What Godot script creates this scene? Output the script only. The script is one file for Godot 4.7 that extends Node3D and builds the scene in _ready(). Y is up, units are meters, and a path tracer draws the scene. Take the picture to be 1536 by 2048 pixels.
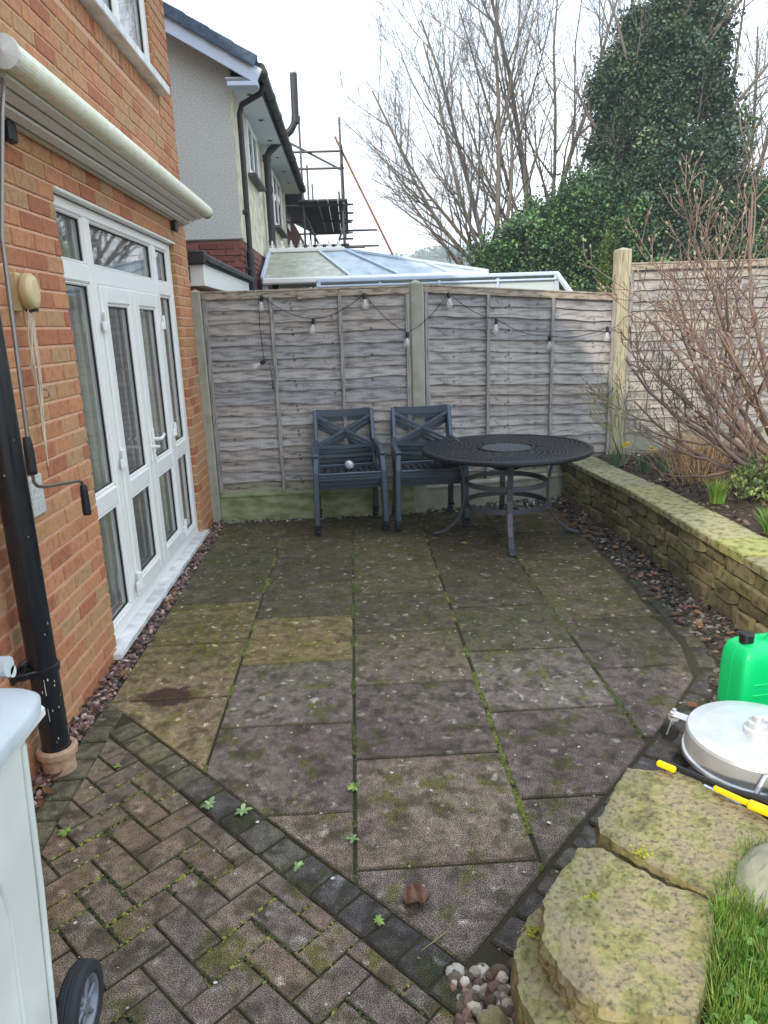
extends Node3D
# A back garden patio: brick house with french doors, lap fence, slabs, block paving, stacked chairs, round table.

const PITCH := -14.677
const YAW := -2.015
const ROLL := -1.981
const EYE := Vector3(0, 1.72, 0)
const FOCAL := 1422.17
var M := {}
var rng := RandomNumberGenerator.new()
var used := {}
var cam: Camera3D

class MB:
	var v := PackedVector3Array()
	var n := PackedVector3Array()
	var u := PackedVector2Array()
	var c := PackedColorArray()
	var i := PackedInt32Array()
	var col := Color(-1, 0, 0)
	var smooth := false
	func pt(p: Vector3, nn := Vector3.UP, uv := Vector2.ZERO) -> int:
		v.append(p)
		if smooth: n.append(nn)
		if col.r >= 0.0: c.append(col)
		u.append(uv)
		return v.size() - 1
	func tri(a: Vector3, b: Vector3, d: Vector3) -> void:
		var fn := (d - a).cross(b - a).normalized() if smooth else Vector3.UP
		var k := pt(a, fn); pt(b, fn); pt(d, fn)
		i.append(k); i.append(k + 1); i.append(k + 2)
	func tri_out(a: Vector3, b: Vector3, d: Vector3, mid: Vector3) -> void:
		var nn := (d - a).cross(b - a)
		if nn.dot((a + b + d) / 3.0 - mid) < 0.0: tri(a, d, b)
		else: tri(a, b, d)
	func quad_out(a: Vector3, b: Vector3, d: Vector3, e: Vector3, mid: Vector3) -> void:
		tri_out(a, b, d, mid); tri_out(a, d, e, mid)
	# chamfered box, 44 triangles
	func box(t: Transform3D, s: Vector3, bev := 0.0) -> void:
		var h := s * 0.5
		var mid := t.origin
		if bev <= 0.0:
			var k := []
			for q in 8: k.append(t * Vector3(h.x if q & 1 else -h.x, h.y if q & 2 else -h.y, h.z if q & 4 else -h.z))
			for f in [[0, 1, 3, 2], [4, 5, 7, 6], [0, 1, 5, 4], [2, 3, 7, 6], [0, 2, 6, 4], [1, 3, 7, 5]]:
				quad_out(k[f[0]], k[f[1]], k[f[2]], k[f[3]], mid)
			return
		bev = minf(bev, minf(h.x, minf(h.y, h.z)) * 0.95)
		var px := []; var py := []; var pz := []
		for q in 8:
			var sg := Vector3(1.0 if q & 1 else -1.0, 1.0 if q & 2 else -1.0, 1.0 if q & 4 else -1.0)
			px.append(t * (sg * Vector3(h.x, h.y - bev, h.z - bev)))
			py.append(t * (sg * Vector3(h.x - bev, h.y, h.z - bev)))
			pz.append(t * (sg * Vector3(h.x - bev, h.y - bev, h.z)))
		for f in [[0, 2, 6, 4], [1, 3, 7, 5]]: quad_out(px[f[0]], px[f[1]], px[f[2]], px[f[3]], mid)
		for f in [[0, 1, 5, 4], [2, 3, 7, 6]]: quad_out(py[f[0]], py[f[1]], py[f[2]], py[f[3]], mid)
		for f in [[0, 1, 3, 2], [4, 5, 7, 6]]: quad_out(pz[f[0]], pz[f[1]], pz[f[2]], pz[f[3]], mid)
		for e in [[0, 4], [1, 5], [2, 6], [3, 7]]: quad_out(px[e[0]], px[e[1]], py[e[1]], py[e[0]], mid)
		for e in [[0, 2], [1, 3], [4, 6], [5, 7]]: quad_out(px[e[0]], px[e[1]], pz[e[1]], pz[e[0]], mid)
		for e in [[0, 1], [2, 3], [4, 5], [6, 7]]: quad_out(py[e[0]], py[e[1]], pz[e[1]], pz[e[0]], mid)
		for q in 8: tri_out(px[q], py[q], pz[q], mid)
	func bx(at: Vector3, s: Vector3, bev := 0.0) -> void:
		box(Transform3D(Basis(), at), s, bev)
	# rectangular bar from a to b: w across, h "upwards"
	func bar(a: Vector3, b: Vector3, w: float, h: float, bev := 0.0, up := Vector3.UP) -> void:
		var z := (b - a).normalized()
		if absf(z.dot(up)) > 0.98: up = Vector3.BACK if absf(z.dot(Vector3.BACK)) < 0.9 else Vector3.RIGHT
		var x := up.cross(z).normalized()
		var y := z.cross(x)
		box(Transform3D(Basis(x, y, z), (a + b) * 0.5), Vector3(w, h, (b - a).length()), bev)
	# round tube through points
	func tube(p: Array, r, sides := 8, cap := true) -> void:
		var was := smooth
		smooth = true
		var up := Vector3.UP
		var last := -1
		var m := p.size()
		var first_base := v.size()
		var prev_x := Vector3.ZERO
		for k in m:
			var d: Vector3 = (p[mini(k + 1, m - 1)] - p[maxi(k - 1, 0)])
			if d.length_squared() < 1e-12: d = Vector3.UP
			d = d.normalized()
			var x := prev_x - d * prev_x.dot(d)
			if x.length_squared() < 1e-6:
				x = d.cross(Vector3.UP if absf(d.y) < 0.9 else Vector3.RIGHT)
			x = x.normalized()
			prev_x = x
			var y := d.cross(x)
			var rad: float = r[k] if r is Array or r is PackedFloat32Array else r
			var base := v.size()
			for s in sides + 1:
				var a := TAU * s / sides
				var nn := x * cos(a) + y * sin(a)
				pt(p[k] + nn * rad, nn, Vector2(float(s) / sides, float(k)))
			if last >= 0:
				for s in sides:
					i.append(last + s); i.append(base + s); i.append(last + s + 1)
					i.append(last + s + 1); i.append(base + s); i.append(base + s + 1)
			last = base
		if cap:
			for e in 2:
				var b0 := first_base if e == 0 else last
				var d2: Vector3 = (p[0] - p[1]).normalized() if e == 0 else (p[m - 1] - p[m - 2]).normalized()
				var cc := pt(p[0] if e == 0 else p[m - 1], d2)
				var ring := []
				for s in sides + 1: ring.append(pt(v[b0 + s], d2))
				for s in sides:
					i.append(cc); i.append(ring[s] if e == 0 else ring[s + 1]); i.append(ring[s + 1] if e == 0 else ring[s])
		smooth = was
	# profile: [radius, height] pairs from bottom to top, turned about y
	func lathe(prof: Array, sides: int, t := Transform3D()) -> void:
		smooth = true
		for k in prof.size() - 1:
			var a: Vector2 = prof[k]; var b: Vector2 = prof[k + 1]
			var dn := Vector2(b.y - a.y, a.x - b.x).normalized()
			var base := v.size()
			for s in sides + 1:
				var w := TAU * s / sides
				var nn := (t.basis * Vector3(cos(w) * dn.x, dn.y, sin(w) * dn.x)).normalized()
				pt(t * Vector3(cos(w) * a.x, a.y, sin(w) * a.x), nn, Vector2(float(s) / sides, 0))
				pt(t * Vector3(cos(w) * b.x, b.y, sin(w) * b.x), nn, Vector2(float(s) / sides, 1))
			var flip := t.basis.determinant() < 0.0
			for s in sides:
				var q := base + s * 2
				for e in ([q, q + 1, q + 2, q + 1, q + 3, q + 2] if flip else [q, q + 2, q + 1, q + 1, q + 2, q + 3]): i.append(e)
	# grid of points (rows x cols) with computed smooth normals
	func sheet(g: Array, cols: int, thick := 0.0) -> void:
		smooth = true
		var rows := g.size() / cols
		var base := v.size()
		for r in rows:
			for k in cols:
				var dx: Vector3 = g[r * cols + mini(k + 1, cols - 1)] - g[r * cols + maxi(k - 1, 0)]
				var dy: Vector3 = g[mini(r + 1, rows - 1) * cols + k] - g[maxi(r - 1, 0) * cols + k]
				pt(g[r * cols + k], dx.cross(dy).normalized(), Vector2(float(k) / (cols - 1), float(r) / (rows - 1)))
		for r in rows - 1:
			for k in cols - 1:
				var a := base + r * cols + k
				i.append(a); i.append(a + cols); i.append(a + 1)
				i.append(a + 1); i.append(a + cols); i.append(a + cols + 1)
	func mesh() -> ArrayMesh:
		var arr := []
		arr.resize(Mesh.ARRAY_MAX)
		arr[Mesh.ARRAY_VERTEX] = v
		if n.size() == v.size(): arr[Mesh.ARRAY_NORMAL] = n
		if c.size() == v.size() and c.size() > 0: arr[Mesh.ARRAY_COLOR] = c
		arr[Mesh.ARRAY_TEX_UV] = u
		arr[Mesh.ARRAY_INDEX] = i
		var am := ArrayMesh.new()
		am.add_surface_from_arrays(Mesh.PRIMITIVE_TRIANGLES, arr)
		return am

func numbered(nm: String) -> String:
	var k: int = used.get(nm, 0)
	used[nm] = k + 1
	return nm if k == 0 else "%s_%03d" % [nm, k]

func thing(nm: String, label: String, cat: String, at := Vector3.ZERO, turn := 0.0, group := "") -> Node3D:
	var o := Node3D.new()
	o.name = numbered(nm)
	o.position = at
	o.rotation.y = turn
	add_child(o)
	meta(o, label, cat, group)
	return o

func meta(o: Node, label := "", cat := "", group := "", kind := "") -> void:
	if label: o.set_meta("label", label)
	if cat: o.set_meta("category", cat)
	if group: o.set_meta("group", group)
	if kind: o.set_meta("kind", kind)

func part(nm: String, mesh: Mesh, mat: Material, parent: Node, at := Transform3D()) -> MeshInstance3D:
	var o := MeshInstance3D.new()
	o.name = numbered(nm) if parent == self else nm
	o.mesh = mesh
	o.material_override = mat
	o.transform = at
	parent.add_child(o, true)
	return o

func solo(nm: String, mesh: Mesh, mat: Material, label: String, cat: String, at := Transform3D(), group := "") -> MeshInstance3D:
	var o := part(nm, mesh, mat, self, at)
	meta(o, label, cat, group)
	return o

func struct(nm: String, mesh: Mesh, mat: Material) -> MeshInstance3D:
	var o := part(nm, mesh, mat, self)
	meta(o, "", "", "", "structure")
	return o

func scatter(nm: String, mesh: Mesh, mat: Material, xf: Array, cols: Array, parent: Node, label := "", cat := "") -> MultiMeshInstance3D:
	var mm := MultiMesh.new()
	mm.transform_format = MultiMesh.TRANSFORM_3D
	mm.use_colors = cols.size() > 0
	mm.mesh = mesh
	mm.instance_count = xf.size()
	for k in xf.size():
		mm.set_instance_transform(k, xf[k])
		if cols.size() > 0: mm.set_instance_color(k, cols[k % cols.size()] if cols.size() != xf.size() else cols[k])
	var o := MultiMeshInstance3D.new()
	o.name = numbered(nm) if parent == self else nm
	o.multimesh = mm
	o.material_override = mat
	parent.add_child(o, true)
	if label: meta(o, label, cat)
	o.set_meta("kind", "stuff")
	return o

func boxmesh(s: Vector3, bev := 0.0) -> ArrayMesh:
	var m := MB.new()
	m.bx(Vector3.ZERO, s, bev)
	return m.mesh()

func pose(at: Vector3, e := Vector3.ZERO, s := Vector3.ONE) -> Transform3D:
	return Transform3D(Basis.from_euler(e) * Basis.from_scale(s), at)

func rf(a: float, b: float) -> float:
	return rng.randf_range(a, b)

# where a point falls in the photograph's 1536 x 2048 pixels; used only to choose which bricks are built singly
func seen_at(p: Vector3) -> Vector3:
	var q := cam.transform.affine_inverse() * p
	if q.z > -0.1: return Vector3(-9999, -9999, 1)
	return Vector3(768.0 - FOCAL * q.x / q.z, 1024.0 + FOCAL * q.y / q.z, -q.z)

func noise(freq: float, sd: int, oct := 4, type := FastNoiseLite.TYPE_SIMPLEX_SMOOTH) -> FastNoiseLite:
	var f := FastNoiseLite.new()
	f.noise_type = type
	f.frequency = freq
	f.seed = sd
	f.fractal_octaves = oct
	return f

func ramp(stops: Array) -> Gradient:
	var g := Gradient.new()
	var o := PackedFloat32Array(); var c := PackedColorArray()
	for s in stops:
		o.append(s[0]); c.append(s[1])
	g.offsets = o; g.colors = c
	return g

func ntex(size: int, f: FastNoiseLite, stops: Array) -> NoiseTexture2D:
	var t := NoiseTexture2D.new()
	t.width = size; t.height = size
	t.seamless = true
	t.noise = f
	t.color_ramp = ramp(stops)
	return t

func g3(x: float) -> Color:
	return Color(x, x, x)

func mat(nm: String, albedo: Color, rough := 0.8, metal := 0.0) -> StandardMaterial3D:
	var m := StandardMaterial3D.new()
	m.resource_name = nm
	m.albedo_color = albedo
	m.roughness = rough
	m.metallic = metal
	M[nm] = m
	return m

func tri_map(m: StandardMaterial3D, tex: Texture2D, sc: Vector3, hm: Texture2D = null, hscale := 0.0) -> StandardMaterial3D:
	m.uv1_triplanar = true
	m.uv1_world_triplanar = true
	m.uv1_scale = sc
	if tex: m.albedo_texture = tex
	if hm and hscale > 0.4:
		m.heightmap_enabled = true
		m.heightmap_texture = hm
		m.heightmap_scale = hscale
	return m

func tints(base: String, list: Array) -> Array:
	var out := []
	for k in list.size():
		var m: StandardMaterial3D = M[base].duplicate()
		m.albedo_color = list[k]
		m.resource_name = base + "_tone"
		out.append(m)
	return out

func s255(r: float, g: float, b: float) -> Color:
	return Color(r / 255.0, g / 255.0, b / 255.0)

func detail(m: StandardMaterial3D, tex: Texture2D, sc: float) -> void:
	m.detail_enabled = true
	m.detail_albedo = tex
	m.detail_blend_mode = BaseMaterial3D.BLEND_MODE_MUL
	m.detail_uv_layer = BaseMaterial3D.DETAIL_UV_2
	m.uv2_triplanar = true
	m.uv2_world_triplanar = true
	m.uv2_scale = Vector3(sc, sc, sc)

func make_materials() -> void:
	var blotch := noise(0.012, 3, 5)
	var fine := noise(0.06, 4, 4)
	var cell := noise(0.09, 5, 2, FastNoiseLite.TYPE_CELLULAR)
	var T := {}
	T.fine = ntex(512, fine, [[0.0, g3(0.80)], [0.45, g3(0.92)], [1.0, g3(1.0)]])
	T.blotch = ntex(512, blotch, [[0.2, g3(0.80)], [0.5, g3(0.93)], [0.8, g3(1.0)]])
	T.height = ntex(512, fine, [[0.0, g3(0.0)], [1.0, g3(1.0)]])
	T.grit = ntex(512, noise(0.16, 9, 3), [[0.0, g3(0.0)], [1.0, g3(1.0)]])
	# pale and dark aggregate grains
	T.speck = ntex(1024, noise(0.07, 15, 3), [[0.25, g3(0.36)], [0.40, g3(0.56)], [0.50, g3(0.68)], [0.57, g3(0.78)], [0.615, Color(0.97, 0.95, 0.92)], [0.70, Color(1, 1, 1)]])
	T.pits = ntex(1024, noise(0.035, 35, 5), [[0.16, Color(0.60, 0.57, 0.53)], [0.26, Color(0.84, 0.82, 0.79)], [0.40, g3(0.94)], [0.60, g3(1.0)], [0.78, Color(0.95, 0.95, 0.91)]])
	T.speckle = ntex(1024, noise(0.05, 25, 3), [[0.0, g3(0.74)], [0.5, g3(0.90)], [0.72, g3(0.96)], [1.0, g3(1.0)]])
	# brick: sandy streaks and dark burns
	T.brick = ntex(512, noise(0.03, 11, 4), [[0.15, Color(0.88, 0.84, 0.82)], [0.42, Color(0.95, 0.94, 0.92)], [0.62, Color(1, 0.98, 0.94)], [0.9, Color(0.96, 1.0, 0.92)]])
	var b := tri_map(mat("brick", s255(196, 120, 82), 0.88), T.brick, Vector3(1.3, 1.3, 1.3), T.grit, 0.12)
	detail(b, T.fine, 4.5)
	M.bricks = tints("brick", [s255(206, 146, 108), s255(200, 138, 100), s255(192, 124, 92), s255(206, 156, 114), s255(200, 152, 110), s255(210, 148, 108), s255(186, 118, 88), s255(196, 156, 116)])
	M.plinth_bricks = tints("brick", [s255(136, 82, 74), s255(124, 74, 68), s255(146, 90, 80)])
	var mo := tri_map(mat("mortar", s255(228, 182, 150), 0.95), T.fine, Vector3(3, 3, 3), T.grit, 0.3)
	tri_map(mat("mortar_grey", s255(150, 110, 98), 0.95), T.fine, Vector3(3, 3, 3))
	# plastics
	mat("upvc", Color(0.93, 0.925, 0.905), 0.32)
	tri_map(mat("sill_white", Color(0.93, 0.93, 0.92), 0.4), T.blotch, Vector3(0.8, 0.8, 0.8))
	mat("gasket", g3(0.12), 0.7)
	mat("rubber_seal", g3(0.55), 0.6)
	var gl := mat("glass", Color(0.93, 0.96, 0.95, 0.06), 0.02)
	gl.transparency = BaseMaterial3D.TRANSPARENCY_ALPHA
	gl.metallic_specular = 0.6
	var bg := mat("bulb_glass", Color(0.97, 0.97, 0.95, 0.22), 0.05)
	bg.transparency = BaseMaterial3D.TRANSPARENCY_ALPHA
	var pc := mat("polycarbonate", Color(0.84, 0.88, 0.88, 0.8), 0.35)
	pc.transparency = BaseMaterial3D.TRANSPARENCY_ALPHA
	tri_map(mat("roof_sheet", s255(182, 196, 206), 0.35), T.blotch, Vector3(0.5, 0.5, 0.5))
	var al := tri_map(mat("roof_sheet_algae", s255(214, 214, 192), 0.4), T.blotch, Vector3(0.7, 0.7, 0.7))
	detail(al, T.speckle, 2.0)
	tri_map(mat("render_grey", s255(212, 213, 206), 0.95), T.speckle, Vector3(0.9, 0.9, 0.9))
	tri_map(mat("render_cream", s255(224, 216, 188), 0.95), T.blotch, Vector3(0.6, 0.6, 0.6), T.grit, 0.3)
	tri_map(mat("roof_tile", s255(74, 92, 112), 0.75), T.blotch, Vector3(1.5, 1.5, 1.5))
	mat("fascia", s255(196, 208, 226), 0.5)
	mat("window_dark", s255(70, 78, 84), 0.08)
	mat("soffit", s255(214, 216, 220), 0.6)
	mat("dark_gutter", s255(46, 44, 46), 0.5)
	tri_map(mat("lead_grey", s255(96, 98, 100), 0.8), T.blotch, Vector3(1.2, 1.2, 1.2))
	# awning
	var aw := tri_map(mat("awning_rail", s255(238, 237, 224), 0.45), ntex(512, noise(0.03, 31, 4), [[0.2, Color(0.92, 0.92, 0.78)], [0.45, Color(0.98, 0.98, 0.92)], [0.7, Color(1, 1, 1)]]), Vector3(1.4, 5.0, 0.7))
	mat("awning_case", s255(216, 214, 206), 0.5)
	mat("awning_cloth", s255(120, 112, 98), 0.9)
	mat("cream_plastic", s255(208, 188, 140), 0.42)
	mat("cord", s255(214, 200, 176), 0.85)
	mat("steel_rod", s255(132, 128, 122), 0.35, 0.7)
	mat("black_plastic", s255(24, 24, 26), 0.45)
	var pp := tri_map(mat("black_paint", s255(24, 30, 38), 0.3), ntex(512, noise(0.03, 41, 4, FastNoiseLite.TYPE_SIMPLEX), [[0.0, g3(0.7)], [0.6, g3(0.9)], [0.845, g3(1.0)]]), Vector3(1.6, 1.0, 1.6))
	pp.clearcoat_enabled = true
	pp.clearcoat = 0.4
	pp.clearcoat_roughness = 0.2
	mat("paint_spot", s255(222, 220, 210), 0.7)
	tri_map(mat("clay", s255(206, 168, 138), 0.85), T.blotch, Vector3(4, 4, 4))
	# fence
	var wood := wood_tex()
	var wd := tri_map(mat("lap_wood", s255(170, 164, 160), 0.92), wood, Vector3(0.35, 4.5, 0.35), T.height, 0.06)
	detail(wd, T.speckle, 1.3)
	M.slats = tints("lap_wood", [s255(210, 206, 204), s255(198, 194, 193), s255(216, 212, 210), s255(206, 198, 192), s255(192, 191, 193)])
	M.slat_mossy = tints("lap_wood", [s255(184, 182, 158)])[0]
	M.slats_new = tints("lap_wood", [s255(204, 199, 194), s255(196, 191, 188), s255(210, 204, 195)])
	var wv := tri_map(mat("batten_wood", s255(176, 172, 170), 0.92), wood, Vector3(6.0, 0.6, 6.0))
	tri_map(mat("rail_wood", s255(186, 174, 158), 0.92), wood, Vector3(0.6, 6.0, 0.6))
	tri_map(mat("post_wood", s255(200, 194, 164), 0.92), wood, Vector3(6.0, 0.5, 6.0))
	var co := tri_map(mat("concrete", s255(190, 188, 176), 0.92), ntex(512, noise(0.008, 61, 5), [[0.2, Color(0.86, 0.88, 0.80)], [0.5, Color(0.95, 0.96, 0.92)], [0.8, Color(1, 1, 1)]]), Vector3(0.9, 0.9, 0.9), T.grit, 0.3)
	detail(co, T.speckle, 2.5)
	var ca := tri_map(mat("concrete_algae", s255(182, 184, 158), 0.92), ntex(512, noise(0.009, 62, 5), [[0.2, Color(0.72, 0.78, 0.58)], [0.5, Color(0.88, 0.91, 0.80)], [0.8, Color(1, 0.98, 0.94)]]), Vector3(0.8, 1.6, 0.8), T.grit, 0.3)
	detail(ca, T.speckle, 2.5)
	# furniture
	mat("chair_metal", s255(76, 87, 98), 0.38, 0.35)
	mat("chair_seat", s255(34, 38, 45), 0.5, 0.3)
	mat("chair_foot", s255(20, 20, 22), 0.6)
	mat("table_metal", s255(36, 38, 42), 0.38, 0.4)
	mat("table_leg", s255(88, 90, 96), 0.45, 0.35)
	mat("foil", s255(224, 224, 228), 0.28, 0.85)
	# stone and ground
	var st := tri_map(mat("stone", s255(150, 140, 106), 0.9), ntex(1024, noise(0.014, 71, 5), [[0.15, Color(0.62, 0.60, 0.52)], [0.40, Color(0.86, 0.88, 0.70)], [0.58, Color(0.98, 0.98, 0.88)], [0.85, Color(1.0, 0.96, 0.92)]]), Vector3(0.9, 0.9, 0.9), T.grit, 0.3)
	detail(st, T.speckle, 2.2)
	M.stones = tints("stone", [s255(150, 138, 114), s255(132, 120, 102), s255(162, 152, 128), s255(116, 108, 92), s255(142, 138, 104)])
	M.copings = tints("stone", [s255(158, 154, 136), s255(172, 166, 146), s255(180, 174, 140), s255(192, 184, 154), s255(188, 188, 128), s255(172, 164, 138)])
	M.flags = tints("stone", [s255(206, 200, 138), s255(196, 186, 132)])
	var big := tri_map(mat("flagstone", s255(166, 158, 126), 0.9), ntex(1024, noise(0.006, 77, 6), [[0.16, Color(0.66, 0.64, 0.58)], [0.34, Color(0.84, 0.86, 0.68)], [0.46, Color(0.93, 0.94, 0.80)], [0.54, Color(0.97, 0.94, 0.90)], [0.80, Color(0.90, 0.87, 0.87)]]), Vector3(1.1, 1.1, 1.1), T.height, 0.9)
	detail(big, T.pits, 1.3)
	tri_map(mat("boulder", s255(166, 164, 140), 0.85), T.blotch, Vector3(2, 2, 2), T.grit, 0.3)
	tri_map(mat("soil", s255(70, 58, 46), 1.0), T.fine, Vector3(2.5, 2.5, 2.5))
	tri_map(mat("earth", s255(92, 96, 66), 1.0), T.blotch, Vector3(0.2, 0.2, 0.2))
	var pe := mat("pebble", Color(1, 1, 1), 0.75)
	pe.vertex_color_use_as_albedo = true
	detail(pe, T.speckle, 6.0)
	var le := mat("leaf", Color(1, 1, 1), 0.55)
	le.vertex_color_use_as_albedo = true
	le.backlight_enabled = true
	le.backlight = Color(0.35, 0.40, 0.20)
	le.cull_mode = BaseMaterial3D.CULL_DISABLED
	var gr := mat("grass", Color(1, 1, 1), 0.55)
	gr.vertex_color_use_as_albedo = true
	gr.backlight_enabled = true
	gr.backlight = Color(0.4, 0.45, 0.2)
	gr.cull_mode = BaseMaterial3D.CULL_DISABLED
	var dl := mat("dead_leaf", Color(1, 1, 1), 0.8)
	dl.vertex_color_use_as_albedo = true
	dl.cull_mode = BaseMaterial3D.CULL_DISABLED
	var ms := mat("moss", Color(1, 1, 1), 1.0)
	ms.vertex_color_use_as_albedo = true
	tri_map(mat("bark", s255(104, 98, 86), 0.95), T.blotch, Vector3(2, 1, 2))
	mat("twig_far", s255(116, 109, 100), 0.95)
	tri_map(mat("magnolia_bark", s255(152, 128, 116), 0.85), T.fine, Vector3(3, 3, 3))
	mat("bud", s255(170, 160, 134), 0.8)
	mat("stem_orange", s255(190, 154, 112), 0.8)
	mat("stem_olive", s255(150, 150, 96), 0.8)
	# bin, can, cleaner
	var bn := tri_map(mat("bin_plastic", s255(228, 233, 226), 0.5), ntex(512, noise(0.01, 91, 3), [[0.2, g3(0.93)], [0.8, g3(1.0)]]), Vector3(0.5, 0.5, 0.5))
	tri_map(mat("bin_lid", s255(204, 212, 216), 0.5), ntex(512, noise(0.012, 92, 3), [[0.2, g3(0.90)], [0.8, g3(1.0)]]), Vector3(0.6, 0.6, 0.6))
	mat("tyre", s255(42, 44, 48), 0.8)
	mat("hub", s255(128, 132, 140), 0.4, 0.3)
	var gc := mat("green_plastic", s255(0, 205, 118), 0.38)
	gc.backlight_enabled = true
	gc.backlight = Color(0.0, 0.25, 0.14)
	tri_map(mat("stainless", s255(226, 229, 232), 0.38, 0.45), ntex(256, noise(0.02, 93, 3), [[0.2, g3(0.92)], [0.8, g3(1.0)]]), Vector3(1.5, 1.5, 1.5))
	mat("yellow_paint", s255(248, 214, 0), 0.45)
	mat("scaffold", s255(96, 92, 88), 0.5, 0.4)
	mat("scaffold_orange", s255(150, 108, 84), 0.6, 0.2)
	tri_map(mat("scaffold_board", s255(92, 88, 80), 0.95), T.blotch, Vector3(1, 1, 1))
	tri_map(mat("room_wall", s255(168, 158, 140), 0.95), T.blotch, Vector3(0.5, 0.5, 0.5))
	tri_map(mat("carpet", s255(120, 110, 98), 1.0), T.fine, Vector3(3, 3, 3))
	mat("curtain", s255(170, 168, 126), 0.95)
	var hl := mat("hill", s255(120, 132, 120), 1.0)
	tri_map(hl, T.blotch, Vector3(0.02, 0.02, 0.02))
	# patio macro map: moss, algae and bare aggregate, laid over 6.4 m of world xz
	M.slab_map = patio_map()
	var sl := tri_map(mat("slab", Color(1, 1, 1), 0.9), T.speck, Vector3(2.4, 2.4, 2.4), T.speck, 0.22)
	detail(sl, M.slab_map, 1.0 / 6.4)
	sl.uv2_offset = Vector3(0.42, 0.5, 1.08)
	M.slabs_sun_tint = tints("slab", [Color(1.22, 1.17, 0.98), Color(1.14, 1.10, 0.95)])  # lighter, warmer slab tints standing in for soft sun patches
	M.slabs = tints("slab", [g3(1.0), Color(0.93, 0.91, 0.92), Color(0.90, 0.91, 0.88), Color(1.0, 0.98, 0.94), Color(0.87, 0.85, 0.85)])
	var pv := tri_map(mat("paver", s255(226, 213, 202), 0.92), T.speck, Vector3(2.9, 2.9, 2.9), T.speck, 0.25)
	detail(pv, M.slab_map, 1.0 / 6.4)
	pv.uv2_offset = Vector3(0.42, 0.5, 1.08)
	M.pavers = tints("paver", [Color(0.97, 0.94, 0.92), Color(0.94, 0.92, 0.92), Color(1.0, 0.98, 0.94), Color(0.90, 0.89, 0.90), Color(0.99, 0.94, 0.90)])
	M.setts_pale = tints("paver", [Color(0.90, 0.92, 0.84), Color(0.82, 0.86, 0.80), Color(0.86, 0.88, 0.84)])
	M.setts = tints("paver", [Color(0.70, 0.73, 0.76), Color(0.64, 0.67, 0.71), Color(0.77, 0.80, 0.80)])
	tri_map(mat("joint", s255(62, 58, 40), 1.0), T.fine, Vector3(3, 3, 3))
	T.clear()

# colours of the paving: brown aggregate, patchy olive algae, moss, grime and lichen
func patio_map() -> ImageTexture:
	var W := 640
	var im := Image.create(W, W, false, Image.FORMAT_RGB8)
	var n1 := noise(1.3, 101, 4); var n2 := noise(4.5, 102, 4); var n3 := noise(14.0, 103, 3); var n4 := noise(30.0, 104, 2)
	var brown := s255(172, 157, 140); var algae := s255(106, 98, 58); var violet := s255(152, 134, 124); var pale := s255(232, 226, 212); var moss := s255(108, 108, 44)
	for py in W:
		var z := (float(py) / W - 1.08) * 6.4
		for px in W:
			var x := (float(px) / W - 0.42) * 6.4
			var a := n1.get_noise_2d(x, z); var b := n2.get_noise_2d(x, z); var d := n3.get_noise_2d(x, z)
			var c := brown.lerp(violet, clampf(0.5 + a * 1.2, 0, 1))
			# algae: a film with patchy edges over the far half of the slabs
			var al := smoothstep(-3.0, -4.2, z + 0.55 * a + 0.35 * b) * clampf(0.75 + 0.5 * b, 0, 1)
			c = c.lerp(algae, al)
			# moss cushions
			var mo := smoothstep(0.20, 0.46, b + 0.35 * d - 0.1 * a)
			c = c.lerp(moss, mo * 0.7)
			# block paving is paler and browner towards the house
			var w := (1.0 - smoothstep(-0.9, -0.5, x + 0.15 * b)) * smoothstep(-3.1, -2.7, z)
			c = c.lerp(s255(176, 158, 128), w * 0.6)
			# grime gathered in streaks and blots
			var gr := smoothstep(0.05, 0.45, n2.get_noise_2d(x * 1.7 + 31.0, z * 1.7)) * 0.55
			c = c.lerp(s255(82, 72, 54), gr)
			# old soil stain near the house
			var so := 1.0 - smoothstep(0.7, 1.0, Vector2((x + 0.98) / 0.17, (z + 3.19) / 0.10).length() + 0.3 * b + 0.2 * d)
			c = c.lerp(s255(74, 52, 46), so * 0.9)
			# lichen freckles
			var li := smoothstep(0.50, 0.57, n3.get_noise_2d(x * 0.7 + 7.0, z * 0.7))
			c = c.lerp(pale, li * 0.8)
			var g := 1.0 + 0.22 * n4.get_noise_2d(x, z) + 0.20 * d
			im.set_pixel(px, py, Color(c.r * g, c.g * g, c.b * g))
	return ImageTexture.create_from_image(im)

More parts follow.
